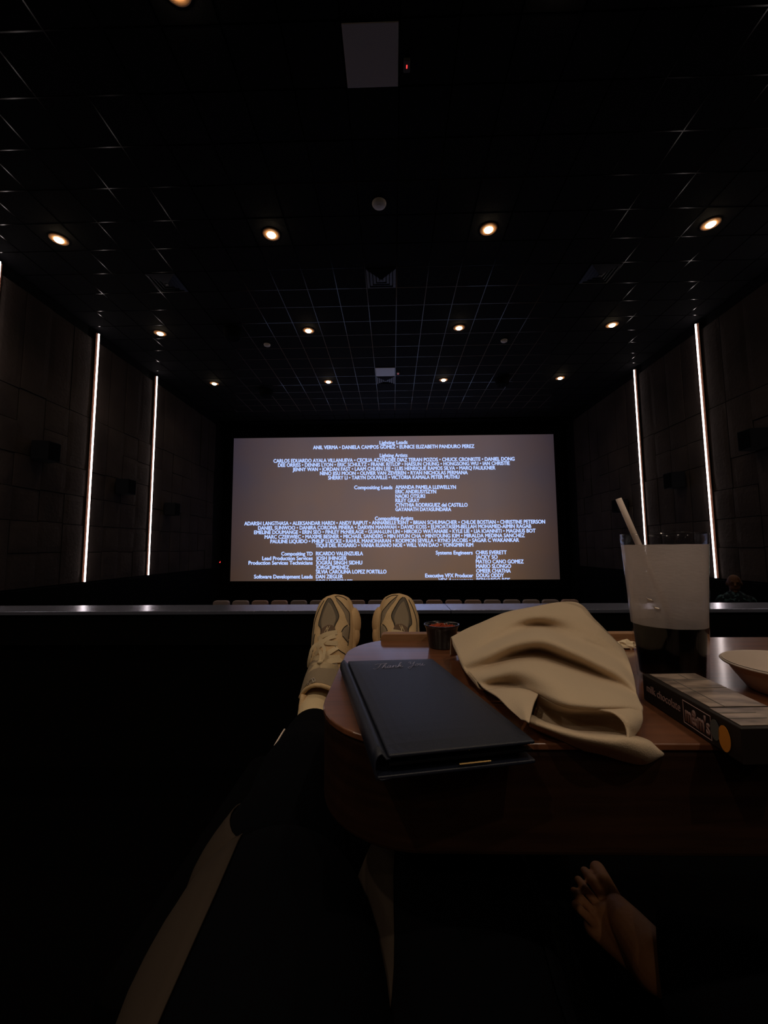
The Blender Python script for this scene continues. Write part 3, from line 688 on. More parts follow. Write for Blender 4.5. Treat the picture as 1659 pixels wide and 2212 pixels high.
for k in range(90):
    a, r = rr.uniform(0, 2*PI), rr.uniform(0, .0175); z = .0255+rr.uniform(0, .004)*(1-r/.02); l = rr.uniform(.001, .003); th = rr.uniform(0, 2*PI); e_ = rr.uniform(-.8, .9)
    c_ = Vector((r*math.cos(a), r*math.sin(a), z+.002)); dd = Vector((math.cos(th)*math.cos(e_), math.sin(th)*math.cos(e_), math.sin(e_)))*l
    b.tube([c_-dd*.5, c_+dd*.5], .00045, 4)
b.build('flakes', M['spice'], sp)

# ------------------------------------------------------------------ crumb, bowl, candy box
p = P(1356, 1401, z=ZT)
cr_o = thing('paper_scrap', 'small crumpled off-white scrap between the napkin and the tumbler', 'paper scrap', (p.x, p.y, ZT))
b = MB(); rows = []
for a in range(9):
    th = PI*a/8; rows.append([])
    for k in range(16):
        v = Vector((.015*math.sin(th)*math.cos(2*PI*k/16), .008*math.sin(th)*math.sin(2*PI*k/16), .006*math.cos(th))); nn = noise.noise(v*260+Vector((1, 2, 3)))
        v = v*(1+.55*nn); v.z = max(v.z+.005, .0004); rows[-1].append(v)
b.grid(rows, True); b.build('paper', M['paper'], cr_o)
bc = P(1698, 1497, z=ZT); 
bowl = thing('paper_bowl', 'shallow pale paper bowl at the right edge beside the candy box', 'bowl', (bc.x+.012, bc.y, ZT+.0005))
b = MB(); b.lathe([(.001, 0), (.036, 0), (.038, .001), (.046, .012), (.0540, .0245), (.0555, .0258), (.0570, .0258), (.0578, .0248), (.0570, .0238), (.0558, .0243)], 72)
b.lathe([(.001, .0012), (.0365, .0016), (.0448, .0125), (.0532, .0252), (.0545, .0264), (.056, .0264)], 72)
b.build('wall', M['bowl'], bowl, smooth=True)
# candy carton
zb = ZT+.0235
q0 = P(1387.4, 1454.6, z=zb); q1 = P(1499.8, 1453, z=zb); q3 = P(1600, 1573, z=zb)
q0b = P(1381, 1494, z=ZT+.0005)
ex = (q1-q0); ey = (q3-q0)
q2 = q1+ey
box = thing('candy_box', 'dark cardboard candy carton lying in front of the tumbler', 'candy box', (q0.x, q0.y, ZT+.0006))
hb = .0228
def bq(u, v, z): return Vector((ex.x*u+ey.x*v, ex.y*u+ey.y*v, z))
b = MB(); b.add([bq(0, 0, 0), bq(1, 0, 0), bq(1, 1, 0), bq(0, 1, 0), bq(0, 0, hb), bq(1, 0, hb), bq(1, 1, hb), bq(0, 1, hb)],
    [(3, 2, 1, 0), (4, 5, 6, 7), (0, 1, 5, 4), (1, 2, 6, 5), (2, 3, 7, 6), (3, 0, 4, 7)])
b.build('carton', M['boxdark'], box, bevel=.0008)
def top_patch(poly, name, m, z=hb+.0003):
    b = MB(); b.add([bq(u, v, z) for u, v in poly], [tuple(range(len(poly)))]); return b.build(name, m, box, solid=.0003)
top_patch([(.10, .03), (.97, .03), (.97, .70), (.10, .70)], 'top_print', M['boxlight'])
top_patch([(.06, .72), (.97, .72), (.97, .97), (.06, .97)], 'top_print', M['boxlight'])
b = MB()
for u0, v0, u1, v1 in ((.10, .18, .97, .18), (.32, .18, .32, .70), (.62, .05, .62, .16), (.10, .44, .32, .44), (.32, .36, .97, .36), (.06, .80, .6, .80), (.06, .88, .6, .88)):
    A_, B_ = bq(u0, v0, hb+.0006), bq(u1, v1, hb+.0006); b.tube([A_, B_], .00035, 4, flat=.4)
b.build('printed_rules', M['grey'], box)
Lx = (bq(0, 1, 0)-bq(0, 0, 0)); Ll = Lx.length; Lx.normalize(); Nn = Vector((0, 0, 1)).cross(Lx)*-1
if Nn.x > 0: Nn = -Nn
def side_text(s, u0, u1, z0, h, m, name, bold=.0, solid=.0004):
    me = text_mesh(s, bold); a, c = cap_extent(me); hh_ = max(v.co.y for v in me.vertices)
    for v in me.vertices:
        f_ = (v.co.x-a)/(c-a)
        v.co = Lx*(u0+(u1-u0)*f_)*Ll + Nn*.0006 + Vector((0, 0, z0+v.co.y/hh_*h))
    me.materials.append(m); o = bpy.data.objects.new(name, me); COL.objects.link(o); o.parent = box
    md = o.modifiers.new('s', 'SOLIDIFY'); md.thickness = solid
    return o
side_text('milk chocolate', .06, .47, .0095, .0064, M['boxletter'], 'lettering')
b = MB(); f0, f1 = .505, .765
b.add([Lx*f0*Ll+Nn*.0004+Vector((0, 0, .0035)), Lx*f1*Ll+Nn*.0004+Vector((0, 0, .0030)), Lx*f1*Ll+Nn*.0004+Vector((0, 0, .0195)), Lx*f0*Ll+Nn*.0004+Vector((0, 0, .0200))], [(0, 1, 2, 3)])
b = MB(); FR = [Lx*f_*Ll+Nn*.0005+Vector((0, 0, z_)) for f_, z_ in ((f0, .0035), (f1, .0030), (f1, .0195), (f0, .0200))]
b.tube(FR+[FR[0]], .0004, 4); b.build('logo_frame', M['boxletter'], box)
side_text("m&m's", .520, .752, .0056, .0120, M['boxletter'], 'logo_lettering', .035, .0006)
for f_, zc_, ru, rv, m_, nm in ((.80, .012, .0045, .007, M['grey'], 'printed_candy'), (.875, .010, .0055, .0085, M['orange'], 'printed_candy')):
    b = MB(); cc = Lx*f_*Ll+Nn*.0006+Vector((0, 0, zc_))
    b.add([cc+Lx*ru*math.cos(2*PI*k/20)+Vector((0, 0, rv*math.sin(2*PI*k/20))) for k in range(20)], [tuple(range(20))]); b.build(nm, m_, box, solid=.0004)

# ------------------------------------------------------------------ viewer's legs, shoes, trousers
def tubepts(C, Rr, n=9):
    C = spline(C, n); k = len(C)-1
    rs_ = []
    for i in range(k+1):
        t = i/n; a = int(min(t, len(Rr)-2)); f_ = t-a; f_ = f_*f_*(3-2*f_); rs_.append(Rr[a]+(Rr[a+1]-Rr[a])*f_)
    return C, rs_
ANK_L = P(688, 1513, y=.855); ANK_R = Vector((P(868, 1500, y=.84).x, .84, ANK_L.z-.005))
LC = [P(676, 1584, y=.785), P(664, 1650, y=.68), P(645, 1745, y=.55), P(590, 1960, y=.44), P(560, 2260, y=.335), Vector((-.10, .10, -.56))]
LR = [.043, .060, .067, .083, .098, .12]
RC = [Vector((ANK_R.x, .79, ANK_L.z-.02)), Vector((.040, .66, -.325)), Vector((.045, .52, -.335)), Vector((.050, .43, -.368)), Vector((.052, .33, -.46)), Vector((.05, .10, -.58))]
RR = [.042, .058, .068, .092, .108, .12]
pers = thing('person', 'reclining person in black track trousers, cream socks and chunky cream trainers', 'person', (0, 0, 0))
parts = []
for C, Rr, ank in ((LC, LR, ANK_L), (RC, RR, ANK_R)):
    for i in range(len(C)-1): parts.append(('limb', C[i], C[i+1], Rr[i]*.72, Rr[i+1]*.78))
    parts.append(('limb', ank, C[0], .027, .029)); 
    parts.append(('limb', ank, ank+Vector((.02 if ank is ANK_L else .0, .10, .06)), .027, .022))
parts.append(('ball', (-.03, .06, -.60), (.17, .11, .11)))
parts.append(('limb', (-.03, .04, -.58), (-.02, -.16, -.42), .12, .14))
body = blob_union('body', parts, .009, M['skin'], pers)
def leg_point(C, rs_, i, a, off):
    m = len(C); tdir = (C[min(i+1, m-1)]-C[max(i-1, 0)]).normalized()
    s_ = tdir.cross(Vector((0, 0, 1))).normalized(); u_ = s_.cross(tdir).normalized()
    wr = 1+.035*math.sin(i*.55+1.3*math.sin(a))+.03*noise.noise(Vector((i*.25, a*.8, C[0].x*20)))
    return C[i]+(s_*math.cos(a)+u_*math.sin(a))*(rs_[i]*wr+off)
tr = MB(); legs = []
for C, Rr in ((LC, LR), (RC, RR)):
    Cs, rs_ = tubepts(C, Rr); legs.append((Cs, rs_))
    rows = [[leg_point(Cs, rs_, i, 2*PI*k/40, 0) for k in range(40)] for i in range(len(Cs))]
    inner = [[leg_point(Cs, rs_, 0, 2*PI*k/40, -.004) for k in range(40)], [leg_point(Cs, rs_, 2, 2*PI*k/40, -.006) for k in range(40)]]
    tr.grid(inner[::-1]+rows, True)
rows = []
for a in range(13):
    th = PI*a/12; rows.append([Vector((-.03+.19*math.sin(th)*math.cos(2*PI*k/24), .05+.13*math.sin(th)*math.sin(2*PI*k/24), -.60+.13*math.cos(th))) for k in range(24)])
tr.grid(rows, True)
tro = tr.build('trousers', M['trousers'], pers, smooth=True)
def panel(leg, i0, i1, a0f, a1f, name, m, off=.0022):
    Cs, rs_ = legs[leg]; rows = []
    for i in range(i0, i1+1):
        t = (i-i0)/(i1-i0); a0, a1 = a0f(t), a1f(t)
        rows.append([leg_point(Cs, rs_, i, a0+(a1-a0)*k/8, off) for k in range(9)])
    return MB().grid(rows).build(name, m, tro, smooth=True, solid=.0012)
# side direction: cos(a)=+1 is the leg's right when walking from ankle to hip, i.e. the outer side of the left leg is a=0
SD = 1 if (legs[0][0][5]-legs[0][0][0]).normalized().cross(Vector((0, 0, 1))).x > 0 else -1
def ang(out_left, deg):   # deg above the side line, on the left or the right side of the picture
    base = 0 if (SD > 0) != out_left else PI
    return base+math.radians(deg)*(1 if base == 0 else -1)
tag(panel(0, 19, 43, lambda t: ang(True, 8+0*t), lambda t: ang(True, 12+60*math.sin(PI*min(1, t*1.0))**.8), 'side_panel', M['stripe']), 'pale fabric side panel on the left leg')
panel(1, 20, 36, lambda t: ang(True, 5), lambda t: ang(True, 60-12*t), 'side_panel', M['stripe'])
panel(1, 20, 45, lambda t: ang(False, 5), lambda t: ang(False, 40), 'side_panel', M['trousers'])
def pipe(leg, i0, i1, af, r, off=.003):
    Cs, rs_ = legs[leg]; MB().tube([leg_point(Cs, rs_, i, af((i-i0)/(i1-i0)), off) for i in range(i0, i1+1)], r, 6).build('piping', M['piping'], tro, smooth=True)
pipe(0, 3, 11, lambda t: ang(True, 24-14*t), .0016)
pipe(0, 33, 45, lambda t: ang(True, 2+3*t), .0018)
pipe(1, 33, 45, lambda t: ang(False, 52-6*t), .0006); pipe(1, 36, 45, lambda t: ang(False, 47+4*t), .0006)
# socks
for ank, C, dx in ((ANK_L, LC, .02), (ANK_R, RC, 0)):
    pts = spline([ank+Vector((dx*.5, .05, .012)), ank+Vector((0, .015, .002)), ank.lerp(C[0], .5)+Vector((-.002, 0, .0)), C[0]+Vector((0, .012, 0)), C[1].lerp(C[0], .6)], 6)
    rr_ = [.031+.005*(i/(len(pts)-1))+.0005*math.sin(i*1.9) for i in range(len(pts))]
    MB().tube(pts, rr_, 32).build('sock', M['sock'], pers, smooth=True)

# --- trainer, modelled heel to toe along +y, patterned from above
Lsh = .300
WT = [(0, .004), (.004, .014), (.012, .022), (.03, .029), (.06, .0325), (.10, .034), (.14, .0365), (.18, .0395), (.215, .042), (.245, .0405), (.265, .0370), (.28, .0325), (.290, .0265), (.2965, .0175), (.30, .004)]
HT = [(0, .075), (.03, .100), (.07, .100), (.10, .100), (.13, .092), (.16, .083), (.19, .073), (.22, .064), (.25, .057), (.27, .052), (.285, .046), (.295, .038), (.30, .030)]
def up_pt(y, a, off=0):
    w_, h_ = interp(WT, y), interp(HT, y); zb_ = .026
    ca, sa = math.cos(a), math.sin(a)
    return Vector((w_*math.copysign(abs(ca)**.8, ca), y, zb_+(h_-zb_)*max(0, sa)**.78))
ys_ = [i*Lsh/60 for i in range(61)]
upper_rows = [[up_pt(y, PI*k/36) for k in range(37)] for y in ys_]
um = MB().grid(upper_rows)
bvh = BVHTree.FromPolygons([Vector(v) for v in um.v], um.f)
def drop(x, y, off):
    y = min(y, Lsh-.003); lim = interp(WT, y)*.93; x = max(-lim, min(lim, x))
    h = bvh.ray_cast(Vector((x, y, .5)), Vector((0, 0, -1)))
    if h[0] is None:
        n_ = bvh.find_nearest(Vector((x, y, .05))); return n_[0]+Vector((0, 0, off*.3)) if n_[0] else Vector((x, y, .03))
    nrm = h[1] if h[1].z > 0 else -h[1]
    return h[0]+nrm*off
# picture sketch of the left trainer -> plan of the shoe
AX0, AX1 = Vector((682, 1484)), Vector((718.5, 1286)); AXd = (AX1-AX0); AXl = AXd.length; AXd = AXd/AXl; KX = .195/AXl
def plan(px, py):
    v = Vector((px, py))-AX0; yy = .299-(AXl-v.dot(AXd))*KX*1.13; xx = (v.x*-AXd.y+v.y*AXd.x)*KX
    return xx, yy
def c2_(a, b_): return plan(640+a/11.06, 1270+b_/11.06)
def c3_(a, b_): return plan(630+a/11.06, 1380+b_/11.06)
def decal(poly, off, name, m, parent, thick=.0012):
    bm = bmesh.new(); pts = spline([Vector((x, y, 0)) for x, y in poly+[poly[0]]], 3)[:-1]
    vs = [bm.verts.new(p) for p in pts]; es = [bm.edges.new((vs[i], vs[(i+1) % len(vs)])) for i in range(len(vs))]
    bmesh.ops.triangle_fill(bm, edges=es, use_beauty=True)
    for _ in range(4):
        le = [e for e in bm.edges if e.calc_length() > .004]
        if not le: break
        bmesh.ops.subdivide_edges(bm, edges=le, cuts=1); bmesh.ops.triangulate(bm, faces=bm.faces)
    for v in bm.verts: v.co = drop(v.co.x, v.co.y, off)
    me = bpy.data.meshes.new(name); bmesh.ops.recalc_face_normals(bm, faces=bm.faces); bm.to_mesh(me); bm.free()
    for p in me.polygons: p.use_smooth = True
    me.materials.append(m); o = bpy.data.objects.new(name, me); COL.objects.link(o); o.parent = parent
    md = o.modifiers.new('s', 'SOLIDIFY'); md.thickness = thick; md.offset = 0
    return o
def seam(mb, pts, off=.0016, r=.0009):
    q = spline([Vector((x, y, 0)) for x, y in pts], 5); mb.tube([drop(p.x, p.y, off) for p in q], r, 6)
def ribbon(mb, pts, wdt, offs, th=.0005):
    """flat lace laid over the shoe; offs = heights above it"""
    q = spline([Vector((x, y, o_)) for (x, y), o_ in zip(pts, offs)], 6)
    q = [drop(p.x, p.y, 0)+Vector((0, 0, p.z)) for p in q]
    n_ = len(q); L_, R_, Lb, Rb = [], [], [], []
    for i in range(n_):
        t_ = (q[min(i+1, n_-1)]-q[max(i-1, 0)]).normalized(); s_ = t_.cross(Vector((0, 0, 1))).normalized()*wdt*.72
        L_.append(q[i]-s_); R_.append(q[i]+s_); Lb.append(q[i]-s_-Vector((0, 0, th))); Rb.append(q[i]+s_-Vector((0, 0, th)))
    md_ = [p+Vector((0, 0, th*.25)) for p in q]
    mb.grid([[a, b_, c_, d_, e_] for a, b_, c_, d_, e_ in zip(L_, md_, R_, Rb, Lb)], True)
def make_shoe(parent_person):
    sh = bpy.data.objects.new('trainer', None); COL.objects.link(sh); sh.parent = parent_person
    # upper with the foot opening cut out
    u = MB(); n = 37
    vs = [p for r in upper_rows for p in r]; fs = []
    for a in range(60):
        for i in range(36):
            y_ = (ys_[a]+ys_[a+1])/2; mid_ = (vs[a*n+i]+vs[(a+1)*n+i+1])*.5
            if .018 < y_ < .118 and abs(mid_.x) < .026-.004*abs((y_-.07)/.05): continue
            fs.append((a*n+i, a*n+i+1, (a+1)*n+i+1, (a+1)*n+i))
    u.add(vs, fs); u.build('upper', M['tan'], sh, smooth=True, solid=.0022)
    # sole: sculpted pods along both sides
    rows = []; prof = [(.0, -.006), (.004, -.001), (.012, .003), (.020, .0042), (.027, .002), (.032, -.002)]
    N = 120
    def outline(k, ex_, z):
        a = 2*PI*k/N; y_ = Lsh/2-(Lsh/2)*math.cos(a); side = 1 if a < PI else -1
        w_ = interp(WT, y_); yn = y_/Lsh
        pod = .0015*math.exp(-((y_-.225)/.035)**2)+.002*math.exp(-((y_-.14)/.03)**2)+.009*math.exp(-((y_-.03)/.04)**2)
        pod *= 1+.0*z
        wsh = math.sin(a) if side > 0 else -math.sin(a)
        nx = min(1, wsh*2.2); ny = -math.cos(a)
        e_ = ex_+pod*nx
        return Vector((side*(w_+e_*nx*1.0), y_+ex_*ny*.8, z))
    for z, ex_ in prof: rows.append([outline(k, ex_, z) for k in range(N)])
    s_ = MB(); s_.grid(rows, True); k0 = len(s_.v); s_.f.append(tuple(range(N))[::-1]); s_.f.append(tuple(range(k0-N, k0)))
    s_.build('sole', M['sole'], sh, smooth=True)
    # medial sidewall pods climbing above the sole
    for yc_, ln, ht in ((.240, .032, .050), (.215, .024, .036), (.165, .020, .034), (.125, .022, .036)):
        for side in (1, -1):
            if side < 0 and yc_ > .2: sz = .5
            else: sz = 1 if side > 0 else .55
            w_ = interp(WT, yc_); b_ = MB(); rws = []
            for a in range(11):
                th_ = PI*a/10
                rws.append([Vector((side*(w_-.001+(.0140 if yc_ > .222 else .0105)*sz*math.sin(th_)*math.cos(2*PI*k/20)), yc_+ln*math.cos(th_)*(1), .012+ht*.42*math.sin(th_)*math.sin(2*PI*k/20))) for k in range(20)])
            b_.grid(rws, True); b_.build('sole_pod', M['sole'], sh, smooth=True)
    # cloth panels
    decal([c2_(*p) for p in ((800,300),(735,320),(640,480),(560,680),(512,850),(560,960),(572,1130),(868,1130),(885,1000),(978,850),(985,740),(930,560),(860,380))], .0010, 'vamp_panel', M['meshdark'], sh)
    decal([c2_(*p) for p in ((765,405),(690,520),(610,680),(568,830),(585,960),(620,1040),(850,1040),(880,970),(925,860),(905,700),(835,500))], .0020, 'vamp_panel', M['meshcloth'], sh)
    decal([c2_(*p) for p in ((945,335),(1050,480),(1150,650),(1225,800),(1245,960),(1190,1090),(1130,900),(1105,740),(1030,560),(965,430))], .0010, 'side_mesh', M['meshcloth'], sh)
    decal([c2_(*p) for p in ((1130,1020),(1190,1080),(1220,1200),(1200,1320),(1140,1420),(1080,1350),(1015,1240),(1025,1150),(1065,1080))], .0010, 'side_mesh', M['meshcloth'], sh)
    decal([c2_(*p) for p in ((405,830),(385,930),(378,1020),(365,1180),(345,1250),(345,1120),(362,950))], .0010, 'side_mesh', M['meshcloth'], sh)
    decal([c2_(*p) for p in ((600,990),(730,945),(860,1000),(870,1130),(575,1130))], .0026, 'toe_patch', M['patchbrown'], sh)
    m_ = MB()
    for L in (((655,310),(520,500),(420,680),(372,850),(352,1050),(350,1200),(335,1380),(320,1500)), ((940,320),(1060,480),(1150,640),(1235,810),(1258,950),(1240,1130),(1205,1300)),
              ((915,290),(990,290),(1100,350),(1180,420)), ((410,1030),(380,1130),(368,1280),(360,1400)), ((1010,1150),(1060,1070),(1130,1005)),
              ((780,300),(735,315),(640,480),(560,680),(510,850),(560,960),(572,1130)), ((800,300),(860,380),(930,560),(985,740),(975,850),(885,1000),(868,1130)),
              ((765,405),(690,520),(610,680),(568,830)), ((1020,1240),(1080,1350),(1140,1430),(1200,1330))):
        seam(m_, [c2_(*p) for p in L])
    for L in (((970,230),(1060,330),(1180,410)), ((960,760),(900,745),(800,690),(740,665),(620,700),(560,745),(410,720),(300,790),(200,1000))):
        seam(m_, [c3_(*p) for p in L], .0018)
    m_.build('stitching', M['pipe'], sh, smooth=True)
    m_ = MB()
    for L in (((650,1100),(690,1040),(730,985)), ((730,985),(715,1050),(712,1105)), ((712,1105),(745,1045),(785,985)), ((690,1040),(720,1035),(760,1040))):
        seam(m_, [c2_(*p) for p in L], .0036, .0006)
    m_.build('emblem', M['lace'], sh, smooth=True)
    # tongue with a padded edge
    rows = []
    for j in range(13):
        v = j/12; y_ = .150-.043*v-.004*v*v
        hw = .024+.013*v
        rows.append([Vector((hw*math.sin(k/12*PI-PI/2)*1.0, y_-(.016*abs(math.cos(k/12*PI)) if False else .014*v*(math.sin(k/12*PI-PI/2)**2)), .0880+.026*v+.004*math.sin(v*PI)-.022*(math.sin(k/12*PI-PI/2)**2)*(.55+.6*v))) for k in range(13)])
    MB().grid(rows).build('tongue', M['meshcloth'], sh, smooth=True, solid=.006)
    MB().tube([p+Vector((0, -.001, .001)) for p in rows[-1]], .0038, 10).build('tongue_edge', M['tan'], sh, smooth=True)
    # padded collar round the opening
    cp = []
    for k in range(25):
        a = -PI*.12+(PI*1.24)*k/24; x_ = .0285*math.cos(a); y_ = .070-.052*math.sin(a) if math.sin(a) > 0 else .070-.055*math.sin(a)
        cp.append(Vector((x_, y_, .102+.004*math.sin(a))))
    MB().tube(cp, .0055, 10).build('collar', M['tan'], sh, smooth=True)
    # logo on the tongue
    m_ = MB()
    def tz(x_, y_): v = (.150-y_)/.047; return .0915+.026*v+.004*math.sin(v*PI)-.022*(x_/.036)**2*(.55+.6*v)+.0018
    for L in (((370,885),(430,860),(480,830)), ((480,830),(450,870),(520,875)), ((480,830),(550,800),(600,795)), ((600,795),(625,830),(620,870)), ((560,800),(590,860),(545,870))):
        q = spline([Vector((*c3_(*p), 0)) for p in L], 4); m_.tube([(p.x, p.y, tz(p.x, p.y)) for p in q], .0007, 6)
    m_.build('emblem', M['foil'], sh, smooth=True)
    # laces
    m_ = MB()
    ribbon(m_, [c2_(490,1180), c2_(700,1150), c2_(935,1150)], .0062, [.003, .006, .003])
    ribbon(m_, [c2_(520,1215), c2_(640,1290), c2_(760,1350), c2_(930,1385)], .0062, [.003, .006, .006, .003])
    ribbon(m_, [c2_(900,1225), c2_(740,1260), c2_(600,1320), c2_(480,1390)], .0058, [.003, .008, .007, .003])
    ribbon(m_, [c3_(1030,250), c3_(900,330), c3_(760,390), c3_(560,420)], .0062, [.003, .007, .008, .004])
    ribbon(m_, [c3_(460,330), c3_(640,380), c3_(860,440), c3_(1050,440)], .0060, [.003, .006, .007, .003])
    ribbon(m_, [c3_(420,500), c3_(560,520), c3_(700,560), c3_(900,520), c3_(1130,490)], .0068, [.004, .010, .013, .009, .004])
    ribbon(m_, [c3_(290,735), c3_(430,670), c3_(560,620), c3_(700,570)], .0075, [.004, .010, .013, .015])
    ribbon(m_, [c3_(360,640), c3_(480,610), c3_(600,580), c3_(700,565)], .0060, [.005, .009, .013, .016])
    ribbon(m_, [c3_(990,800), c3_(960,700), c3_(860,640), c3_(720,580)], .0080, [.003, .009, .013, .015])
    ribbon(m_, [c3_(1040,690), c3_(940,640), c3_(840,600), c3_(720,575)], .0070, [.004, .009, .013, .016])
    ribbon(m_, [c3_(700,560), c3_(800,460), c3_(835,300), c3_(760,180), c3_(640,155), c3_(540,215), c3_(460,320), c3_(330,460)], .0040, [.016, .020, .022, .022, .022, .021, .016, .010])
    ribbon(m_, [c3_(700,560), c3_(730,450), c3_(720,330), c3_(660,260), c3_(560,300)], .0045, [.016, .015, .013, .011, .008])
    m_.build('laces', M['lace'], sh)
    kn = MB(); c_ = drop(*c3_(700, 568), .016); rws = []
    for a in range(9):
        th_ = PI*a/8; rws.append([c_+Vector((.0050*math.sin(th_)*math.cos(2*PI*k/14), .0038*math.sin(th_)*math.sin(2*PI*k/14), .0045*math.cos(th_))) for k in range(14)])
    kn.grid(rws, True); kn.build('lace_knot', M['lace'], sh, smooth=True)
    return sh
def place_shoe(sh, toe, heel_dir_pt, roll, mirror=1, s=1.0):
    """toe = world point of the toe top, the other = world point of the tongue top"""
    Fl = Vector((0, .29, .045))-Vector((0, .10, .118)); Fw = toe-heel_dir_pt
    k = Fw.length/Fl.length
    dt = math.atan2(Fl.z, Fl.y)            # dip of that line in the shoe's own frame
    dw = Fw.normalized(); side = dw.cross(Vector((0, 0, 1))).normalized()
    upv = side.cross(dw).normalized()
    upv = (upv*math.cos(roll)+side*math.sin(roll)).normalized(); side = dw.cross(upv).normalized()
    Y = (dw*math.cos(-dt)+upv*math.sin(-dt)).normalized(); Zv = side.cross(Y).normalized()
    mtx = frame_mtx(Vector((0, 0, 0)), side*mirror*k, Y*k, Zv*k)
    off = toe-(mtx @ Vector((0, .29, .045)))
    mtx.translation = off; sh.matrix_local = mtx
    return mtx
shoe = make_shoe(pers)
shoe['label'] = 'left cream chunky trainer, laced in a bow'
place_shoe(shoe, P(717, 1289, y=.985), P(680, 1482, y=.815), math.radians(-10))
sh2 = copy_tree(shoe, pers); sh2['label'] = 'right cream chunky trainer, half hidden by the table'
place_shoe(sh2, P(866, 1287, y=.985), P(878, 1480, y=.815), math.radians(10), mirror=-1)

# ------------------------------------------------------------------ recliners (black, barely lit)
def recliner(x, wdt, lab, zf):
    t = thing('recliner', lab, 'chair', (x, 0, ZF))
    h = wdt/2
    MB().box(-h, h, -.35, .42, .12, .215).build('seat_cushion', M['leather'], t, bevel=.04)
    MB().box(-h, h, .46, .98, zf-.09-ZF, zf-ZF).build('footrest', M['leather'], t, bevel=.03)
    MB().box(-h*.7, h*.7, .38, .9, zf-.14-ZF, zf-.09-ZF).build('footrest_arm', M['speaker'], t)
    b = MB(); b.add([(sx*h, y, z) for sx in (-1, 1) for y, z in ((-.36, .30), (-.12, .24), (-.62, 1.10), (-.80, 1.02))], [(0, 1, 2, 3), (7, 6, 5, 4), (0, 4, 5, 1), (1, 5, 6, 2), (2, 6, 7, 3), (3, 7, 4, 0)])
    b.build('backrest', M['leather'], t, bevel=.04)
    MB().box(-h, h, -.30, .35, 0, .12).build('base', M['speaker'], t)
    for sx in (-1, 1):
        if (x < .2 and sx < 0) or (x > .2 and sx > 0): MB().box(sx*(h+.07)-.06, sx*(h+.07)+.06, -.45, .30, 0, .46).build('armrest', M['leather'], t, bevel=.03)
recliner(-.08, .50, 'black recliner with raised footrest under the outstretched trousers', -.46)
recliner(.50, .50, 'black recliner with raised footrest under the bare foot', -.50)

# ------------------------------------------------------------------ neighbour's bare foot
nb = thing('person', 'person at the lower right, only a bare foot and ankle showing', 'person', (0, 0, 0))
zft = -.42
def G(px, py, z=zft): return P(px, py, z=z)
ball_big = G(1336, 1966, -.432); ball_sm = G(1284, 2000, -.447); heel_ = G(1402, 2085, -.480); anklp = G(1418, 2078, -.425)
parts = []
inst = G(1362, 2004, -.425)
parts += [('limb', ball_big, inst, .0150, .020), ('limb', ball_sm, heel_, .012, .020), ('limb', ball_big.lerp(ball_sm, .5), inst.lerp(heel_, .5), .0145, .021),
          ('limb', inst, anklp, .020, .0255), ('limb', heel_, anklp, .023, .0255), ('limb', ball_big, ball_sm, .0135, .011)]
knee = Vector((.52, .30, -.40)); parts += [('limb', anklp, anklp.lerp(knee, .45)+Vector((0, 0, -.01)), .0255, .034), ('limb', anklp.lerp(knee, .45)+Vector((0, 0, -.01)), knee, .034, .044), ('limb', knee, Vector((.52, .0, -.55)), .044, .055), ('limb', Vector((.52, .0, -.55)), Vector((.50, -.15, -.55)), .06, .07)]
toes = [((1334, 1958), (1306, 1905), (1291, 1879), .0105, .0098), ((1313, 1958), (1280, 1905), (1264, 1884), .0062, .0062), ((1299, 1966), (1265, 1922), (1250, 1903), .0056, .0056), ((1289, 1978), (1255, 1941), (1241, 1927), .0052, .0052), ((1281, 1992), (1253, 1965), (1243, 1955), .0050, .0048)]
for a, c, d_, r1, r2 in toes:
    A_ = G(*a, -.438); B_ = G(*c, -.424); C_ = G(*d_, -.431)
    parts += [('limb', A_, B_, r1, r1*.92), ('limb', B_, C_, r1*.92, r2)]
blob_union('body', parts, .0019, M['skin'], nb, 3)
Cn, rn = tubepts([anklp.lerp(knee, .02), anklp.lerp(knee, .5), knee, Vector((.52, .0, -.55)), Vector((.50, -.15, -.55))], [.046, .060, .068, .09, .12])
MB().grid([[leg_point(Cn, rn, i, 2*PI*k/32, 0) for k in range(32)] for i in range(len(Cn))], True).build('trousers', M['trousers'], nb, smooth=True)

# ------------------------------------------------------------------ guest beyond the rail at the far right
hc = P(1586, 1261, y=5.6)
g = thing('person', 'person in a dark teal patterned shirt sitting beyond the ledge at the far right', 'person', (hc.x, hc.y, -1.75))
hz = hc.z+1.75
face = Vector((-.55, -.83, 0)).normalized(); sd = Vector((0, 0, 1)).cross(face).normalized()
def hp(f_, s_, z_): return Vector((0, 0, hz))+face*f_+sd*s_+Vector((0, 0, z_))
fm = frame_mtx(Vector((0, 0, 0)), sd, face, Vector((0, 0, 1)))
parts = [('ball', hp(-.005, 0, .02), (.076, .095, .100), fm), ('ball', hp(.025, 0, -.045), (.056, .062, .070), fm), ('limb', hp(.092, 0, .012), hp(.112, 0, -.018), .009, .015),
         ('limb', hp(.080, -.030, .028), hp(.080, .030, .028), .012, .012), ('ball', hp(.078, 0, -.062), (.026, .014, .010), fm), ('ball', hp(.070, 0, -.100), (.022, .018, .014), fm),
         ('ball', hp(-.005, .078, .0), (.010, .018, .030), fm), ('ball', hp(-.005, -.078, .0), (.010, .018, .030), fm),
         ('limb', hp(-.02, 0, -.06), hp(-.03, 0, -.17), .052, .058)]
def hb_(x_, y_, z_): return Vector((x_, y_, hz+z_))
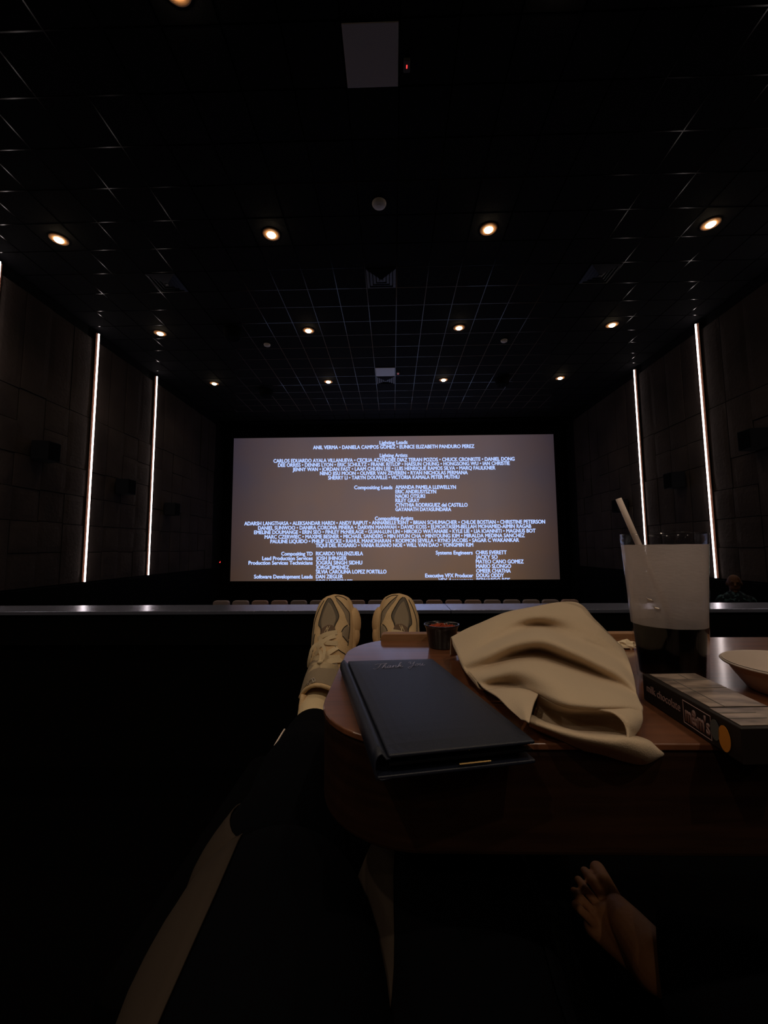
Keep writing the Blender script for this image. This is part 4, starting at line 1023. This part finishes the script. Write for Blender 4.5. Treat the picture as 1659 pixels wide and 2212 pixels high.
parts += [('limb', hb_(-.15, 0, -.22), hb_(.17, 0, -.24), .070, .070), ('limb', hb_(0, 0, -.24), hb_(0, .03, -.60), .14, .13), ('limb', hb_(-.06, 0, -.35), hb_(.06, 0, -.35), .13, .13),
          ('limb', hb_(-.19, 0, -.25), hb_(-.25, -.05, -.50), .055, .045), ('limb', hb_(-.25, -.05, -.50), hb_(-.17, -.22, -.62), .042, .028),
          ('limb', hb_(.20, 0, -.27), hb_(.36, .0, -.46), .055, .045), ('limb', hb_(.36, .0, -.46), hb_(.22, -.20, -.60), .042, .028),
          ('limb', hb_(-.09, 0, -.66), hb_(-.11, .42, -.64), .095, .065), ('limb', hb_(.09, 0, -.66), hb_(.11, .42, -.64), .095, .065),
          ('limb', hb_(-.11, .42, -.64), hb_(-.11, .46, -1.12), .058, .040), ('limb', hb_(.11, .42, -.64), hb_(.11, .46, -1.12), .058, .040)]
for sx in (-1, 1):
    w_ = hb_(-.17 if sx < 0 else .22, -.22 if sx < 0 else -.20, -.62 if sx < 0 else -.60)
    e_ = w_+Vector((-sx*.06, -.05, -.01)); parts += [('limb', w_, e_, .026, .030)]
    for k in range(4): parts.append(('limb', e_+Vector((0, .02-.014*k, 0)), e_+Vector((-sx*(.07-.004*abs(k-1.5)), .02-.018*k, -.012)), .008, .0065))
    parts.append(('limb', w_+Vector((-sx*.02, -.0, .02)), w_+Vector((-sx*.07, .045, .02)), .010, .008))
blob_union('body', parts, .0085, M['skin2'], g, 3)
cloth = [('limb', hb_(-.15, 0, -.22), hb_(.17, 0, -.24), .085, .085), ('limb', hb_(0, 0, -.24), hb_(0, .03, -.62), .155, .15), ('limb', hb_(-.06, 0, -.35), hb_(.06, 0, -.35), .145, .145),
         ('limb', hb_(-.19, 0, -.25), hb_(-.25, -.05, -.50), .072, .062), ('limb', hb_(-.25, -.05, -.50), hb_(-.20, -.16, -.58), .058, .046), ('limb', hb_(.20, 0, -.27), hb_(.36, .0, -.46), .072, .062), ('limb', hb_(.36, .0, -.46), hb_(.26, -.14, -.56), .058, .046)]
M['shirt'] = mat('teal_patterned_cloth', (.006, .010, .014), .9, spec=.1, vary=(22, (.05, .09, .11), (1, 1, 1)))
cr2 = [n for n in M['shirt'].node_tree.nodes if n.type == 'VALTORGB'][0]; cr2.color_ramp.elements[0].position = .53; cr2.color_ramp.elements[1].position = .60
blob_union('shirt', cloth, .012, M['shirt'], g, 3)
blob_union('trousers', [('limb', hb_(-.09, 0, -.66), hb_(-.11, .42, -.64), .105, .078), ('limb', hb_(.09, 0, -.66), hb_(.11, .42, -.64), .105, .078), ('limb', hb_(-.11, .42, -.64), hb_(-.11, .46, -1.10), .070, .055), ('limb', hb_(.11, .42, -.64), hb_(.11, .46, -1.10), .070, .055)], .012, M['trousers'], g, 3)
t = thing('lounge_chair', 'black chair under the person at the far right, hidden behind the ledge', 'chair', (hc.x, hc.y, -1.75))
MB().box(-.28, .28, -.2, .42, hz-.95, hz-.77).build('seat_cushion', M['leather'], t, bevel=.03)
MB().box(-.28, .28, .0, .40, 0, hz-.95).build('base', M['leather'], t, bevel=.01)
